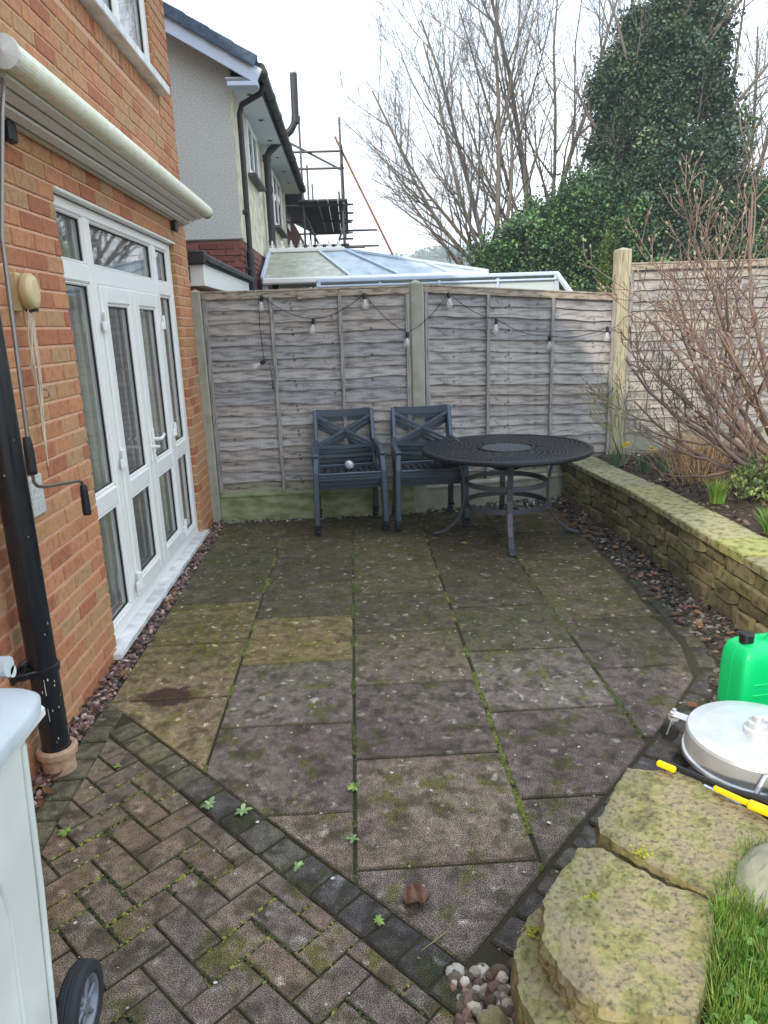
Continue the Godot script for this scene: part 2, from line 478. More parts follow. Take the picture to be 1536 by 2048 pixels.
# weathered board grain with knots; u runs along the board, v across it
func wood_tex() -> ImageTexture:
	var W := 1024; var H := 512
	var a := noise(0.012, 51, 5).get_seamless_image(W, H)
	var b := noise(0.05, 52, 3).get_seamless_image(W, H)
	var im := Image.create(W, H, false, Image.FORMAT_RGB8)
	var g := ramp([[0.12, Color(0.62, 0.60, 0.59)], [0.36, Color(0.84, 0.83, 0.82)], [0.6, Color(0.97, 0.96, 0.95)], [0.85, Color(1.0, 0.98, 0.94)]])
	var r := RandomNumberGenerator.new()
	r.seed = 515
	var knots := []
	for k in 26: knots.append([Vector2(r.randf_range(12, W - 12), r.randf_range(60, H - 60)), r.randf_range(0.5, 1.2)])
	for y in H:
		for x in W: im.set_pixel(x, y, g.sample(a.get_pixel(x, y).r) * lerpf(0.92, 1.0, b.get_pixel(x, y).r))
	for k in knots:
		var c: Vector2 = k[0]
		for dy in range(-46, 47):
			for dx in range(-9, 10):
				var d: float = Vector2(dx / 3.6, dy / 23.0).length() / k[1]
				if d > 1.6: continue
				var p := Vector2i(int(c.x) + dx, int(c.y) + dy)
				var f := 1.0 - smoothstep(0.55, 1.6, d)
				im.set_pixelv(p, im.get_pixelv(p).lerp(Color(0.40, 0.34, 0.30), f * 0.8))
	return ImageTexture.create_from_image(im)

func _ready() -> void:
	rng.seed = 20240311
	cam = Camera3D.new()
	cam.name = "camera"
	cam.position = EYE
	cam.rotation_degrees = Vector3(PITCH, YAW, ROLL)
	cam.fov = 2.0 * rad_to_deg(atan(1024.0 / FOCAL))
	cam.far = 2000.0
	add_child(cam)
	var we := WorldEnvironment.new()
	we.name = "environment"
	var e := Environment.new()
	e.background_mode = Environment.BG_SKY
	var sky := ProceduralSkyMaterial.new()
	sky.sky_top_color = s255(200, 219, 240)
	sky.sky_horizon_color = s255(247, 248, 250)
	sky.sky_curve = 0.18
	sky.ground_bottom_color = s255(110, 108, 96)
	sky.ground_horizon_color = s255(200, 204, 200)
	sky.sky_cover = cloud_cover()
	sky.sky_cover_modulate = Color(1, 1, 1, 0.55)
	sky.sky_energy_multiplier = 1.1
	e.sky = Sky.new()
	e.sky.sky_material = sky
	e.tonemap_mode = Environment.TONE_MAPPER_LINEAR
	e.tonemap_exposure = 1.75
	e.sdfgi_enabled = true
	e.ssao_enabled = true
	e.ssil_enabled = true
	we.environment = e
	add_child(we)
	var sun := DirectionalLight3D.new()
	sun.name = "sun"
	sun.light_color = Color(1.0, 0.95, 0.86)
	sun.light_energy = 0.62
	sun.light_angular_distance = 1.0
	sun.shadow_enabled = true
	add_child(sun)
	sun.look_at_from_position(Vector3(-4.9, 5.6, 8.7), Vector3.ZERO)
	make_materials()
	build_ground()
	build_paving()
	build_gravel()
	build_house()
	build_awning()
	build_wall_fittings()
	build_fences()
	build_stone_wall()
	build_neighbours()
	build_trees()
	build_furniture()
	build_bed_plants()
	build_corner()
	build_bin()
	build_small_things()
	e.fog_enabled = true
	e.fog_density = 0.0020
	e.fog_light_color = Color(0.93, 0.96, 1.0)

func cloud_cover() -> ImageTexture:
	var f := noise(2.2, 7, 5)
	var im := Image.create(512, 256, false, Image.FORMAT_RGBAF)
	for y in 256:
		var el := (0.5 - (y + 0.5) / 256.0) * PI
		for x in 512:
			var az := (x + 0.5) / 512.0 * TAU
			var d := Vector3(cos(az) * cos(el), sin(el) * 1.8, sin(az) * cos(el))
			var k := smoothstep(-0.25, 0.25, f.get_noise_3dv(d))
			im.set_pixel(x, y, Color(0.75, 0.75, 0.75, k))
	return ImageTexture.create_from_image(im)

func ring_prism(m: MB, poly: PackedVector2Array, y0: float, y1: float, bev: float) -> void:
	# convex polygon in xz, bevelled top edge
	var k := poly.size()
	var mid2 := Vector2.ZERO
	for p in poly: mid2 += p
	mid2 /= k
	var inner := []
	for q in k:
		var a: Vector2 = (poly[q] - poly[(q + k - 1) % k]).normalized()
		var b: Vector2 = (poly[(q + 1) % k] - poly[q]).normalized()
		var na := a.orthogonal(); var nb := b.orthogonal()
		if na.dot(mid2 - poly[q]) < 0: na = -na
		if nb.dot(mid2 - poly[q]) < 0: nb = -nb
		var bis := na + nb
		var den := maxf(bis.dot(na), 0.4)
		inner.append(poly[q] + bis * (bev / den))
	var mid := Vector3(mid2.x, (y0 + y1) * 0.5, mid2.y)
	var top := Vector3(mid2.x, y1, mid2.y)
	for q in k:
		var w := (q + 1) % k
		var ia: Vector2 = inner[q]; var ib: Vector2 = inner[w]
		var a3 := Vector3(ia.x, y1, ia.y); var b3 := Vector3(ib.x, y1, ib.y)
		var c3 := Vector3(poly[w].x, y1 - bev, poly[w].y); var d3 := Vector3(poly[q].x, y1 - bev, poly[q].y)
		m.tri_out(top, a3, b3, mid)
		m.quad_out(a3, b3, c3, d3, mid)
		m.quad_out(d3, c3, Vector3(c3.x, y0, c3.z), Vector3(d3.x, y0, d3.z), mid)

func clip(poly: PackedVector2Array, area: PackedVector2Array) -> PackedVector2Array:
	var best := PackedVector2Array()
	var big := 0.0
	for r in Geometry2D.intersect_polygons(poly, area):
		var s := 0.0
		for q in r.size(): s += r[q].cross(r[(q + 1) % r.size()])
		if absf(s) * 0.5 > big:
			big = absf(s) * 0.5
			best = r
	return best if big > 0.0006 else PackedVector2Array()

var patio_poly := PackedVector2Array([Vector2(-1.25, -6.40), Vector2(-1.25, -3.14), Vector2(-1.12, -3.02), Vector2(0.235, -1.585), Vector2(1.30, -2.735), Vector2(1.60, -3.10), Vector2(1.70, -3.45), Vector2(1.78, -4.60), Vector2(1.86, -6.42)])

func build_ground() -> void:
	var m := MB.new()
	var q := 600.0
	m.quad_out(Vector3(-q, -0.12, -q), Vector3(q, -0.12, -q), Vector3(q, -0.12, 80), Vector3(-q, -0.12, 80), Vector3(0, -9, 0))
	struct("ground", m.mesh(), M.earth)
	# bed of sand and moss under slabs and blocks
	m = MB.new()
	m.bx(Vector3(0.35, -0.053, -3.3), Vector3(3.44, 0.088, 6.6))
	struct("paving_bed", m.mesh(), M.joint)

func build_paving() -> void:
	var patio := Node3D.new()
	patio.name = "patio"
	add_child(patio)
	patio.set_meta("kind", "structure")
	var xs := [-1.25, -0.675, -0.068, 0.542, 1.155, 1.90]
	var zs := [-3.161, -2.256, -1.961, -2.27, -3.241]
	for k in 5:
		var z: float = zs[k]
		while z < -1.0: z += 0.618
		while z > -6.6:
			var j := 0.0055
			var r := PackedVector2Array([Vector2(xs[k] + j, z - j), Vector2(xs[k + 1] - j, z - j), Vector2(xs[k + 1] - j, z - 0.618 + j), Vector2(xs[k] + j, z - 0.618 + j)])
			var tilt := rf(-0.0025, 0.0025)
			r = clip(r, patio_poly)
			if r.size() >= 3:
				var m := MB.new()
				ring_prism(m, r, -0.05, 0.0 + tilt, 0.006)
				var tone: Material = M.slabs[rng.randi() % M.slabs.size()]
				# slabs tinted buff where sun patches fall; the light is in the colour
				if (k == 1 and absf(z + 3.49) < 0.1): tone = M.slabs_sun_tint[0]
				elif k == 0 and z > -3.9 and z < -2.3: tone = M.slabs_sun_tint[1]
				part("slab", m.mesh(), tone, patio)
			z -= 0.618
	var paving := Node3D.new()
	paving.name = "block_paving"
	add_child(paving)
	paving.set_meta("kind", "structure")
	# field of 45 degree herringbone blocks
	var area := PackedVector2Array([Vector2(-1.155, -2.856), Vector2(-1.155, -0.35), Vector2(0.20, -0.35), Vector2(0.20, -1.42)])
	var d1 := Vector2(1, 1).normalized(); var d2 := Vector2(-1, 1).normalized()
	var o := Vector2(-0.603, -2.010)
	var un := 0.1025
	for a in range(-24, 26):
		for b in range(-24, 26):
			var df := posmod(a - b, 4)
			var ln := Vector2.ZERO
			if df == 0: ln = Vector2(2, 1)
			elif df == 3: ln = Vector2(1, 2)
			else: continue
			var g := 0.0032
			var r := PackedVector2Array()
			for cc in [Vector2(0, 0), Vector2(1, 0), Vector2(1, 1), Vector2(0, 1)]:
				var w := Vector2(a, b) * un + Vector2(ln.x * cc.x, ln.y * cc.y) * un
				w += Vector2(g if cc.x == 0 else -g, g if cc.y == 0 else -g)
				r.append(o + d1 * w.x + d2 * w.y + Vector2(rf(-0.0012, 0.0012), rf(-0.0012, 0.0012)))
			r = clip(r, area)
			if r.size() < 3: continue
			var m := MB.new()
			ring_prism(m, r, -0.05, rf(-0.004, 0.002), 0.004)
			part("block", m.mesh(), M.pavers[rng.randi() % M.pavers.size()], paving)
	# dark setts: along the diagonal edges, the house side and the right side
	var lines := [
		[Vector2(-1.13, -2.93), Vector2(0.235, -1.485), 0.134],
		[Vector2(-1.212, -3.20), Vector2(-1.212, -0.6), 0.118],
		[Vector2(0.36, -1.61), Vector2(1.345, -2.685), 0.12],
		[Vector2(1.395, -2.745), Vector2(1.70, -3.13), 0.112],
		[Vector2(1.725, -3.20), Vector2(1.80, -3.50), 0.1],
		[Vector2(1.79, -3.58), Vector2(1.87, -4.75), 0.102]]
	for L in lines:
		var p: Vector2 = L[0]; var q: Vector2 = L[1]
		var dir := (q - p).normalized(); var nr := dir.orthogonal()
		var t := 0.0
		while t < (q - p).length() - 0.04:
			var ln: float = rf(0.118, 0.138)
			var w: float = L[2] * 0.5 - 0.004
			var c := p + dir * t
			var rr := PackedVector2Array()
			# rounded corners
			for cr in [[0.0, -1.0], [1.0, -1.0], [1.0, 1.0], [0.0, 1.0]]:
				var cx: float = lerpf(0.004, ln - 0.004, cr[0]); var cy: float = w * cr[1]
				var k := 0.010 if L != lines[1] else 0.006
				var sx := 1.0 if cr[0] == 0.0 else -1.0
				var p1 := Vector2(cx + sx * k, cy); var p2 := Vector2(cx, cy - cr[1] * k)
				var pr := [p1, p2] if (cr[0] == 1.0) == (cr[1] < 0.0) else [p2, p1]
				for z2 in pr: rr.append(c + dir * z2.x + nr * z2.y + Vector2(rf(-0.003, 0.003), rf(-0.003, 0.003)))
			var m := MB.new()
			ring_prism(m, rr, -0.05, rf(-0.004, 0.004), 0.007)
			part("sett", m.mesh(), (M.setts_pale if L == lines[1] or (L == lines[0] and t < 0.55) else M.setts)[rng.randi() % 3], paving)
			t += ln

func rock_mesh(sd: int, flat := 0.6, rings := 4, sides := 7, rough := 0.25) -> ArrayMesh:
	var r := RandomNumberGenerator.new()
	r.seed = sd
	var m := MB.new()
	var p := []
	for a in rings + 1:
		var th := PI * a / rings
		for b in sides:
			var ph := TAU * b / sides
			var k := 1.0 + r.randf_range(-rough, rough)
			p.append(Vector3(sin(th) * cos(ph), cos(th) * flat, sin(th) * sin(ph)) * k * 0.5 if a > 0 and a < rings else Vector3(0, cos(th) * flat * 0.5, 0))
	for a in rings:
		for b in sides:
			var b2 := (b + 1) % sides
			if a > 0: m.tri_out(p[a * sides + b], p[a * sides + b2], p[(a + 1) * sides + b], Vector3.ZERO)
			if a < rings - 1: m.tri_out(p[a * sides + b2], p[(a + 1) * sides + b2], p[(a + 1) * sides + b], Vector3.ZERO)
	return m.mesh()

func pebble_field(nm: String, poly: PackedVector2Array, count: int, y: float, size: Array, cols: Array, flat: float, label: String, depth := 0.02) -> void:
	var lo := poly[0]; var hi := poly[0]
	for p in poly:
		lo = lo.min(p); hi = hi.max(p)
	var per := [[], [], []]
	var cl := [[], [], []]
	var k := 0
	while k < count:
		var p := Vector2(rf(lo.x, hi.x), rf(lo.y, hi.y))
		if not Geometry2D.is_point_in_polygon(p, poly): continue
		var s := rf(size[0], size[1])
		var v := k % 3
		per[v].append(pose(Vector3(p.x, y + rf(-depth, 0.004), p.y), Vector3(rf(-0.6, 0.6), rf(0, TAU), rf(-0.6, 0.6)), Vector3(s * rf(0.8, 1.4), s, s * rf(0.7, 1.1))))
		var c: Color = cols[rng.randi() % cols.size()]
		cl[v].append((c * rf(0.7, 1.2)).srgb_to_linear())
		k += 1
	var root := Node3D.new()
	root.name = numbered(nm)
	add_child(root)
	meta(root, label, "gravel", "", "stuff")
	for v in 3:
		scatter("stones", rock_mesh(v + 5, flat, 5, 8, 0.07) if flat > 0.7 else rock_mesh(v + 5, flat, 3, 6, 0.22), M.pebble, per[v], cl[v], root)

func build_gravel() -> void:
	var slate := [s255(162, 124, 114), s255(130, 98, 92), s255(184, 150, 138), s255(124, 106, 102), s255(206, 180, 166), s255(104, 82, 76)]
	var grey := [s255(120, 112, 100), s255(96, 88, 80), s255(150, 142, 130), s255(74, 66, 58), s255(180, 172, 160), s255(88, 74, 62)]
	var dark := [s255(70, 60, 54), s255(88, 76, 68), s255(112, 100, 90), s255(58, 48, 42), s255(150, 140, 130), s255(76, 64, 58)]
	pebble_field("slate_chippings", PackedVector2Array([Vector2(-1.37, -6.42), Vector2(-1.25, -6.42), Vector2(-1.25, -3.20), Vector2(-1.275, -3.05), Vector2(-1.275, -1.3), Vector2(-1.37, -1.3)]), 2600, 0.006, [0.018, 0.042], slate, 0.5, "strip of reddish brown chippings along the foot of the house wall", 0.03)
	pebble_field("fence_gravel", PackedVector2Array([Vector2(-1.3, -6.50), Vector2(-1.3, -6.39), Vector2(1.87, -6.41), Vector2(2.1, -6.95), Vector2(0.62, -6.60)]), 1500, 0.0, [0.018, 0.045], grey, 0.6, "strip of mixed grey gravel along the foot of the fence", 0.03)
	pebble_field("bed_gravel", PackedVector2Array([Vector2(1.86, -6.6), Vector2(1.84, -4.8), Vector2(1.85, -4.7), Vector2(1.83, -3.55), Vector2(1.76, -3.2), Vector2(1.45, -2.72), Vector2(1.05, -2.25), Vector2(2.12, -2.0), Vector2(2.12, -4.5), Vector2(2.07, -6.8)]), 4200, 0.002, [0.018, 0.05], dark, 0.45, "dark gravel and leaf litter at the foot of the stone wall", 0.03)
	pebble_field("pebble_pocket", PackedVector2Array([Vector2(0.19, -1.55), Vector2(0.34, -1.56), Vector2(0.44, -1.60), Vector2(0.42, -0.9), Vector2(0.19, -0.9)]), 900, 0.01, [0.024, 0.045], [s255(190, 178, 160), s255(152, 136, 118), s255(120, 96, 82), s255(206, 198, 184), s255(140, 108, 92)], 0.75, "rounded pale pebbles beside the big lichened stone", 0.03)
	# dead leaves among the gravel
	var leaf := leaf_mesh(0.5, 0.35)
	var xf := []; var cl := []
	for k in 420:
		var p := Vector3(rf(1.25, 2.1), 0.016, rf(-6.6, -2.3))
		if k % 3 == 0: p = Vector3(rf(-1.36, -1.24), 0.02, rf(-6.5, -2.0))
		elif p.x < 1.80 and p.z < -3.3: p.x = rf(1.80, 2.08)
		elif p.x + p.z * -0.0 < 1.3 - (p.z + 2.7) * 0.9: p.x = rf(1.7, 2.1)
		xf.append(pose(p, Vector3(rf(-0.4, 0.4), rf(0, TAU), rf(-0.4, 0.4)), Vector3.ONE * rf(0.03, 0.07)))
		cl.append([s255(110, 74, 50), s255(86, 62, 46), s255(132, 96, 66), s255(70, 50, 40)][k % 4].srgb_to_linear())
	scatter("leaf_litter", leaf, M.dead_leaf, xf, cl, self, "small brown dead leaves lying in the gravel strips", "leaves")

# one curled leaf, length 1 along z, lying in xz
func leaf_mesh(width := 0.5, curl := 0.2) -> ArrayMesh:
	var m := MB.new()
	var w := [0.0, 0.7, 1.0, 0.75, 0.0]
	var g := []
	for r in 5:
		var z := r / 4.0 - 0.5
		for k in 3:
			var x: float = (k - 1) * 0.5 * width * w[r]
			g.append(Vector3(x, absf(k - 1) * curl * 0.25 * w[r] + curl * z * z * 0.8, z))
	m.sheet(g, 3)
	return m.mesh()

const WX := -1.36

func frame_rect(m: MB, x0: float, x1: float, y0: float, y1: float, z0: float, z1: float, wl: float, wr: float, wt: float, wb: float, bev := 0.006) -> void:
	# a rectangular frame in the plane of the wall (z0 > z1), bars butted
	var x := (x0 + x1) * 0.5; var d := absf(x1 - x0)
	m.bx(Vector3(x, (y0 + y1) * 0.5, z0 - wl * 0.5), Vector3(d, y1 - y0, wl), bev)
	m.bx(Vector3(x, (y0 + y1) * 0.5, z1 + wr * 0.5), Vector3(d, y1 - y0, wr), bev)
	if wt > 0: m.bx(Vector3(x, y1 - wt * 0.5, (z0 - wl + z1 + wr) * 0.5), Vector3(d - 0.001, wt, z0 - z1 - wl - wr), bev)
	if wb > 0: m.bx(Vector3(x, y0 + wb * 0.5, (z0 - wl + z1 + wr) * 0.5), Vector3(d - 0.001, wb, z0 - z1 - wl - wr), bev)

# glazed opening: sloped bead, black gasket and a sealed double pane
func glaze(parent: Node, x: float, y0: float, y1: float, z0: float, z1: float) -> void:
	var m := MB.new()
	var b := 0.016
	frame_rect(m, x - 0.016, x + 0.004, y0, y1, z0, z1, b, b, b, b, 0.007)
	part("glazing_bead", m.mesh(), M.upvc, parent)
	m = MB.new()
	frame_rect(m, x - 0.022, x - 0.012, y0 + b, y1 - b, z0 - b, z1 + b, 0.004, 0.004, 0.004, 0.004, 0.0)
	part("gasket", m.mesh(), M.gasket, parent)
	m = MB.new()
	m.bx(Vector3(x - 0.030, (y0 + y1) * 0.5, (z0 + z1) * 0.5), Vector3(0.02, y1 - y0 - 2 * b + 0.004, z0 - z1 - 2 * b + 0.004))
	part("pane", m.mesh(), M.glass, parent)

func build_house() -> void:
	var house := thing("brick_house", "orange brick house with white french doors beside the patio", "house", Vector3.ZERO)
	# mortar core of the garden wall, with openings for the doors and the window above
	var D0 := -3.64; var D1 := -5.97; var DT := 2.405
	var W0 := -3.70; var W1 := -5.94; var WB := 3.50; var WT := 4.72
	var ZB := 1.9; var ZE := -6.425; var TOP := 5.15
	var m := MB.new()
	var xa := WX - 0.006; var xb := -1.62
	var seg := [[ZB, D0, -0.1, WB], [D1, ZE, -0.1, WB], [D0, D1, DT, WB], [D0, D1, -0.1, 0.02], [ZB, W0, WB, TOP], [W1, ZE, WB, TOP], [W0, W1, WT, TOP]]
	for s in seg:
		m.bx(Vector3((xa + xb) * 0.5, (s[2] + s[3]) * 0.5, (s[0] + s[1]) * 0.5), Vector3(xa - xb, s[3] - s[2], s[0] - s[1]))
	var wall := part("wall", m.mesh(), M.mortar, house)
	# bricks in stretcher bond
	var pitch := 0.2195; var course := 0.0806
	var list := []
	for k in 64:
		var y := -0.013 + course * k + course * 0.5
		if y > TOP - 0.04: break
		if y > 3.315 and y < 3.42 : pass
		var z := ZE + 0.0
		var off := 0.0 if k % 2 == 0 else pitch * 0.5
		var a := ZE
		var first := true
		while a < ZB - 0.05:
			var ln := pitch
			if first and off > 0.0: ln = off
			first = false
			var b := a + ln
			var lo := a + 0.005; var hi := b - 0.005
			if a == ZE: lo = ZE - 0.003
			a = b
			var cuts := []
			if y < DT and y > 0.0: cuts.append([D1, D0])
			if y > WB - 0.03 and y < WT: cuts.append([W1, W0])
			if y > 3.315 and y <= WB - 0.03: cuts.append([W1 - 0.02, W0])
			var spans := [[lo, hi]]
			for c in cuts:
				var ns := []
				for s in spans:
					if s[1] <= c[0] or s[0] >= c[1]: ns.append(s)
					else:
						if s[0] < c[0] - 0.006: ns.append([s[0], c[0] + 0.003])
						if s[1] > c[1] + 0.006: ns.append([c[1] - 0.003, s[1]])
				spans = ns
			for s in spans: list.append([Vector3(WX - 0.05 + rf(-0.0015, 0.002), y, (s[0] + s[1]) * 0.5), Vector3(0.1, course - 0.011, s[1] - s[0])])
	# brick-on-end course under the window sill
	var zz := W1
	while zz < W0 - 0.04:
		list.append([Vector3(WX - 0.05 + rf(-0.002, 0.004), 3.372, zz + 0.034), Vector3(0.1, 0.100, 0.062)])
		zz += 0.072
	var seen := []
	for q in list.size():
		var c: Vector3 = list[q][0]; var s: Vector3 = list[q][1]
		var p := seen_at(c + Vector3(0.05, 0, 0))
		if p.x > -20 and p.x < 1556 and p.y > -20 and p.y < 2068:
			var e1 := seen_at(c + Vector3(0.05, s.y * 0.5, s.z * 0.5)); var e2 := seen_at(c + Vector3(0.05, -s.y * 0.5, -s.z * 0.5))
			seen.append([-absf(e1.x - e2.x) * absf(s.y * FOCAL / p.z), q])
	seen.sort_custom(func(x, y): return x[0] < y[0])
	var single := {}
	for q in mini(300, seen.size()): single[seen[q][1]] = true
	var rest := MB.new()
	var cache := {}
	for q in list.size():
		var tone: int = rng.randi() % M.bricks.size()
		var s: Vector3 = list[q][1]
		if single.has(q):
			var key := Vector3i(s * 1000.0)
			if not cache.has(key): cache[key] = boxmesh(s, 0.004)
			part("brick", cache[key], M.bricks[tone], wall, pose(list[q][0], Vector3(0, rf(-0.004, 0.004), rf(-0.006, 0.006))))
		else:
			rest.col = M.bricks[tone].albedo_color.srgb_to_linear()
			rest.bx(list[q][0], s, 0.004)
	var bv: StandardMaterial3D = M.brick.duplicate()
	bv.albedo_color = Color(1, 1, 1)
	bv.vertex_color_use_as_albedo = true
	var br := part("brickwork", rest.mesh(), bv, wall)
	br.set_meta("kind", "stuff")
	# rest of the shell
	m = MB.new()
	m.bx(Vector3(-4.3, 2.52, -6.28), Vector3(5.34, 5.24, 0.26))
	m.bx(Vector3(-4.3, 2.52, 1.76), Vector3(5.34, 5.24, 0.26))
	m.bx(Vector3(-7.1, 2.52, -2.26), Vector3(0.26, 5.24, 8.3))
	part("outer_wall", m.mesh(), M.bricks[1], house)
	m = MB.new()
	m.bx(Vector3(-4.3, 2.60, -2.26), Vector3(5.34, 0.2, 7.78))
	m.bx(Vector3(-4.3, 5.05, -2.26), Vector3(5.34, 0.16, 7.78))
	m.bx(Vector3(-5.2, 1.25, -2.26), Vector3(0.12, 2.49, 7.78))
	m.bx(Vector3(-3.4, 1.25, -2.9), Vector3(3.5, 2.49, 0.12))
	part("inner_wall", m.mesh(), M.room_wall, house)
	m = MB.new()
	m.bx(Vector3(-4.3, -0.02, -2.26), Vector3(5.34, 0.06, 7.78))
	part("floor", m.mesh(), M.carpet, house)
	m = MB.new()
	m.bar(Vector3(-0.95, 5.0, -2.25), Vector3(-4.4, 8.0, -2.25), 8.6, 0.12)  # out of view; ridge raised so the roof shades the neighbouring gable
	m.bar(Vector3(-7.6, 5.2, -2.25), Vector3(-4.45, 8.0, -2.25), 8.6, 0.12)
	part("roof", m.mesh(), M.roof_tile, house)
	m = MB.new()
	for z in [-6.3, 1.8]: m.tri_out(Vector3(-1.3, 5.13, z), Vector3(-7.2, 5.13, z), Vector3(-4.42, 7.85, z), Vector3(-4.3, 5.5, -2.2))
	part("gable", m.mesh(), M.bricks[1], house)
	# french doors: outer frame with mullions and transom
	var fx := -1.395; var fb := -1.465
	m = MB.new()
	var Z0 := -3.645; var Z1 := -5.955
	frame_rect(m, fb, fx, 0.055, 2.385, Z0, Z1, 0.075, 0.085, 0.055, 0.09)
	for z in [-4.135, -5.47]:
		m.bx(Vector3((fx + fb) * 0.5 + 0.002, (0.145 + 2.33) * 0.5, z), Vector3(0.07, 2.185, 0.09), 0.008)
	var bays := [[Z0 - 0.075, -4.09], [-4.18, -5.425], [-5.515, Z1 + 0.085]]
	for b in bays:
		m.bx(Vector3((fx + fb) * 0.5, 2.04, (b[0] + b[1]) * 0.5), Vector3(0.07, 0.095, b[0] - b[1]), 0.008)
	for b in [bays[0], bays[2]]:
		m.bx(Vector3((fx + fb) * 0.5, 0.828, (b[0] + b[1]) * 0.5), Vector3(0.07, 0.11, b[0] - b[1]), 0.012)
	var fr := part("door_frame", m.mesh(), M.upvc, house)
	for b in bays: glaze(fr, fx - 0.012, 2.0875, 2.33, b[0], b[1])
	for b in [bays[0], bays[2]]:
		glaze(fr, fx - 0.012, 0.883, 1.9925, b[0], b[1])
		glaze(fr, fx - 0.012, 0.145, 0.773, b[0], b[1])
	# head trim over the frame
	m = MB.new()
	m.bx(Vector3(-1.372, 2.394, -4.80), Vector3(0.05, 0.016, 2.31), 0.003)
	part("head_trim", m.mesh(), M.upvc, house)
	# two leaves
	for leaf in [[-4.185, -4.80, true], [-4.806, -5.42, false]]:
		m = MB.new()
		var lx := fx + 0.016
		frame_rect(m, lx - 0.06, lx, 0.15, 1.990, leaf[0], leaf[1], 0.095, 0.095, 0.095, 0.095, 0.008)
		m.bx(Vector3(lx - 0.031, 0.815, (leaf[0] + leaf[1]) * 0.5), Vector3(0.058, 0.11, leaf[0] - leaf[1] - 0.19), 0.012)
		var d := part("door", m.mesh(), M.upvc, house)
		d.set_meta("label", "left leaf of the french doors" if leaf[2] else "right leaf of the french doors with a lever handle")
		glaze(d, lx - 0.012, 0.87, 1.895, leaf[0] - 0.095, leaf[1] + 0.095)
		glaze(d, lx - 0.012, 0.245, 0.76, leaf[0] - 0.095, leaf[1] + 0.095)
		var hz: float = leaf[0] + 0.005 if leaf[2] else leaf[1] - 0.005
		for y in [1.80, 1.02, 0.26]:
			m = MB.new()
			m.tube([Vector3(lx + 0.012, y - 0.05, hz), Vector3(lx + 0.012, y + 0.045, hz)], 0.013, 10)
			m.bx(Vector3(lx + 0.006, y - 0.03, hz + 0.024), Vector3(0.012, 0.055, 0.038), 0.004)
			m.bx(Vector3(lx + 0.008, y + 0.012, hz - 0.026), Vector3(0.016, 0.065, 0.042), 0.005)
			part("hinge", m.mesh(), M.upvc, d)
		if not leaf[2]:
			m = MB.new()
			var z: float = leaf[0] - 0.045
			m.bx(Vector3(lx + 0.006, 0.99, z), Vector3(0.012, 0.22, 0.028), 0.005)
			m.tube([Vector3(lx + 0.01, 1.03, z), Vector3(lx + 0.05, 1.03, z), Vector3(lx + 0.056, 1.032, z - 0.03), Vector3(lx + 0.05, 1.045, z - 0.12)], [0.011, 0.011, 0.011, 0.009], 8)
			part("handle", m.mesh(), M.upvc, d)
			m = MB.new()
			m.bx(Vector3(lx + 0.012, 0.935, z), Vector3(0.004, 0.018, 0.008), 0.001)
			part("keyhole", m.mesh(), M.gasket, d)
		else:
			m = MB.new()
			var z: float = leaf[1] + 0.03
			m.bx(Vector3(lx + 0.006, 0.99, z), Vector3(0.012, 0.20, 0.026), 0.005)
			m.tube([Vector3(lx + 0.01, 0.99, z), Vector3(lx + 0.045, 0.99, z), Vector3(lx + 0.05, 0.985, z - 0.035)], 0.010, 8)
			part("handle", m.mesh(), M.upvc, d)
	m = MB.new()
	m.bx(Vector3(-1.374, 0.036, -4.80), Vector3(0.108, 0.036, 2.44), 0.004)
	part("door_sill", m.mesh(), M.sill_white, house)
	# curtains
	for c in [[-5.62, -6.12, 0.045], [-4.40, -4.62, 0.03]]:
		m = MB.new()
		var g := []
		for r in 2:
			for k in 41:
				var t := k / 40.0
				g.append(Vector3(-1.66 + sin(t * 42.0) * 0.028 + sin(t * 17.0) * 0.012, 0.06 + 2.2 * r, lerpf(c[0], c[1], t)))
		m.sheet(g, 41)
		part("curtain", m.mesh(), M.curtain, house)
	# upstairs window
	m = MB.new()
	frame_rect(m, -1.45, -1.385, WB + 0.01, WT - 0.006, W0 - 0.006, W1 + 0.006, 0.07, 0.07, 0.06, 0.07, 0.008)
	for z in [-4.45, -5.20]:
		m.bx(Vector3(-1.4175, (WB + WT) * 0.5, z), Vector3(0.064, WT - WB - 0.14, 0.075), 0.008)
	var wf := part("window", m.mesh(), M.upvc, house)
	for b in [[W0 - 0.07, -4.4125], [-4.4875, -5.1625], [-5.2375, W1 + 0.07]]: glaze(wf, -1.397, WB + 0.08, WT - 0.06, b[0], b[1])
	m = MB.new()
	m.bx(Vector3(-1.345, 3.462, (W0 + W1) * 0.5), Vector3(0.135, 0.06, W0 - W1 + 0.10), 0.006)
	part("window_sill", m.mesh(), M.sill_white, house)
	m = MB.new()
	m.bx(Vector3(-3.2, 4.0, -4.8), Vector3(0.05, 1.9, 3.0))
	part("bedroom_wall", m.mesh(), M.room_wall, house)

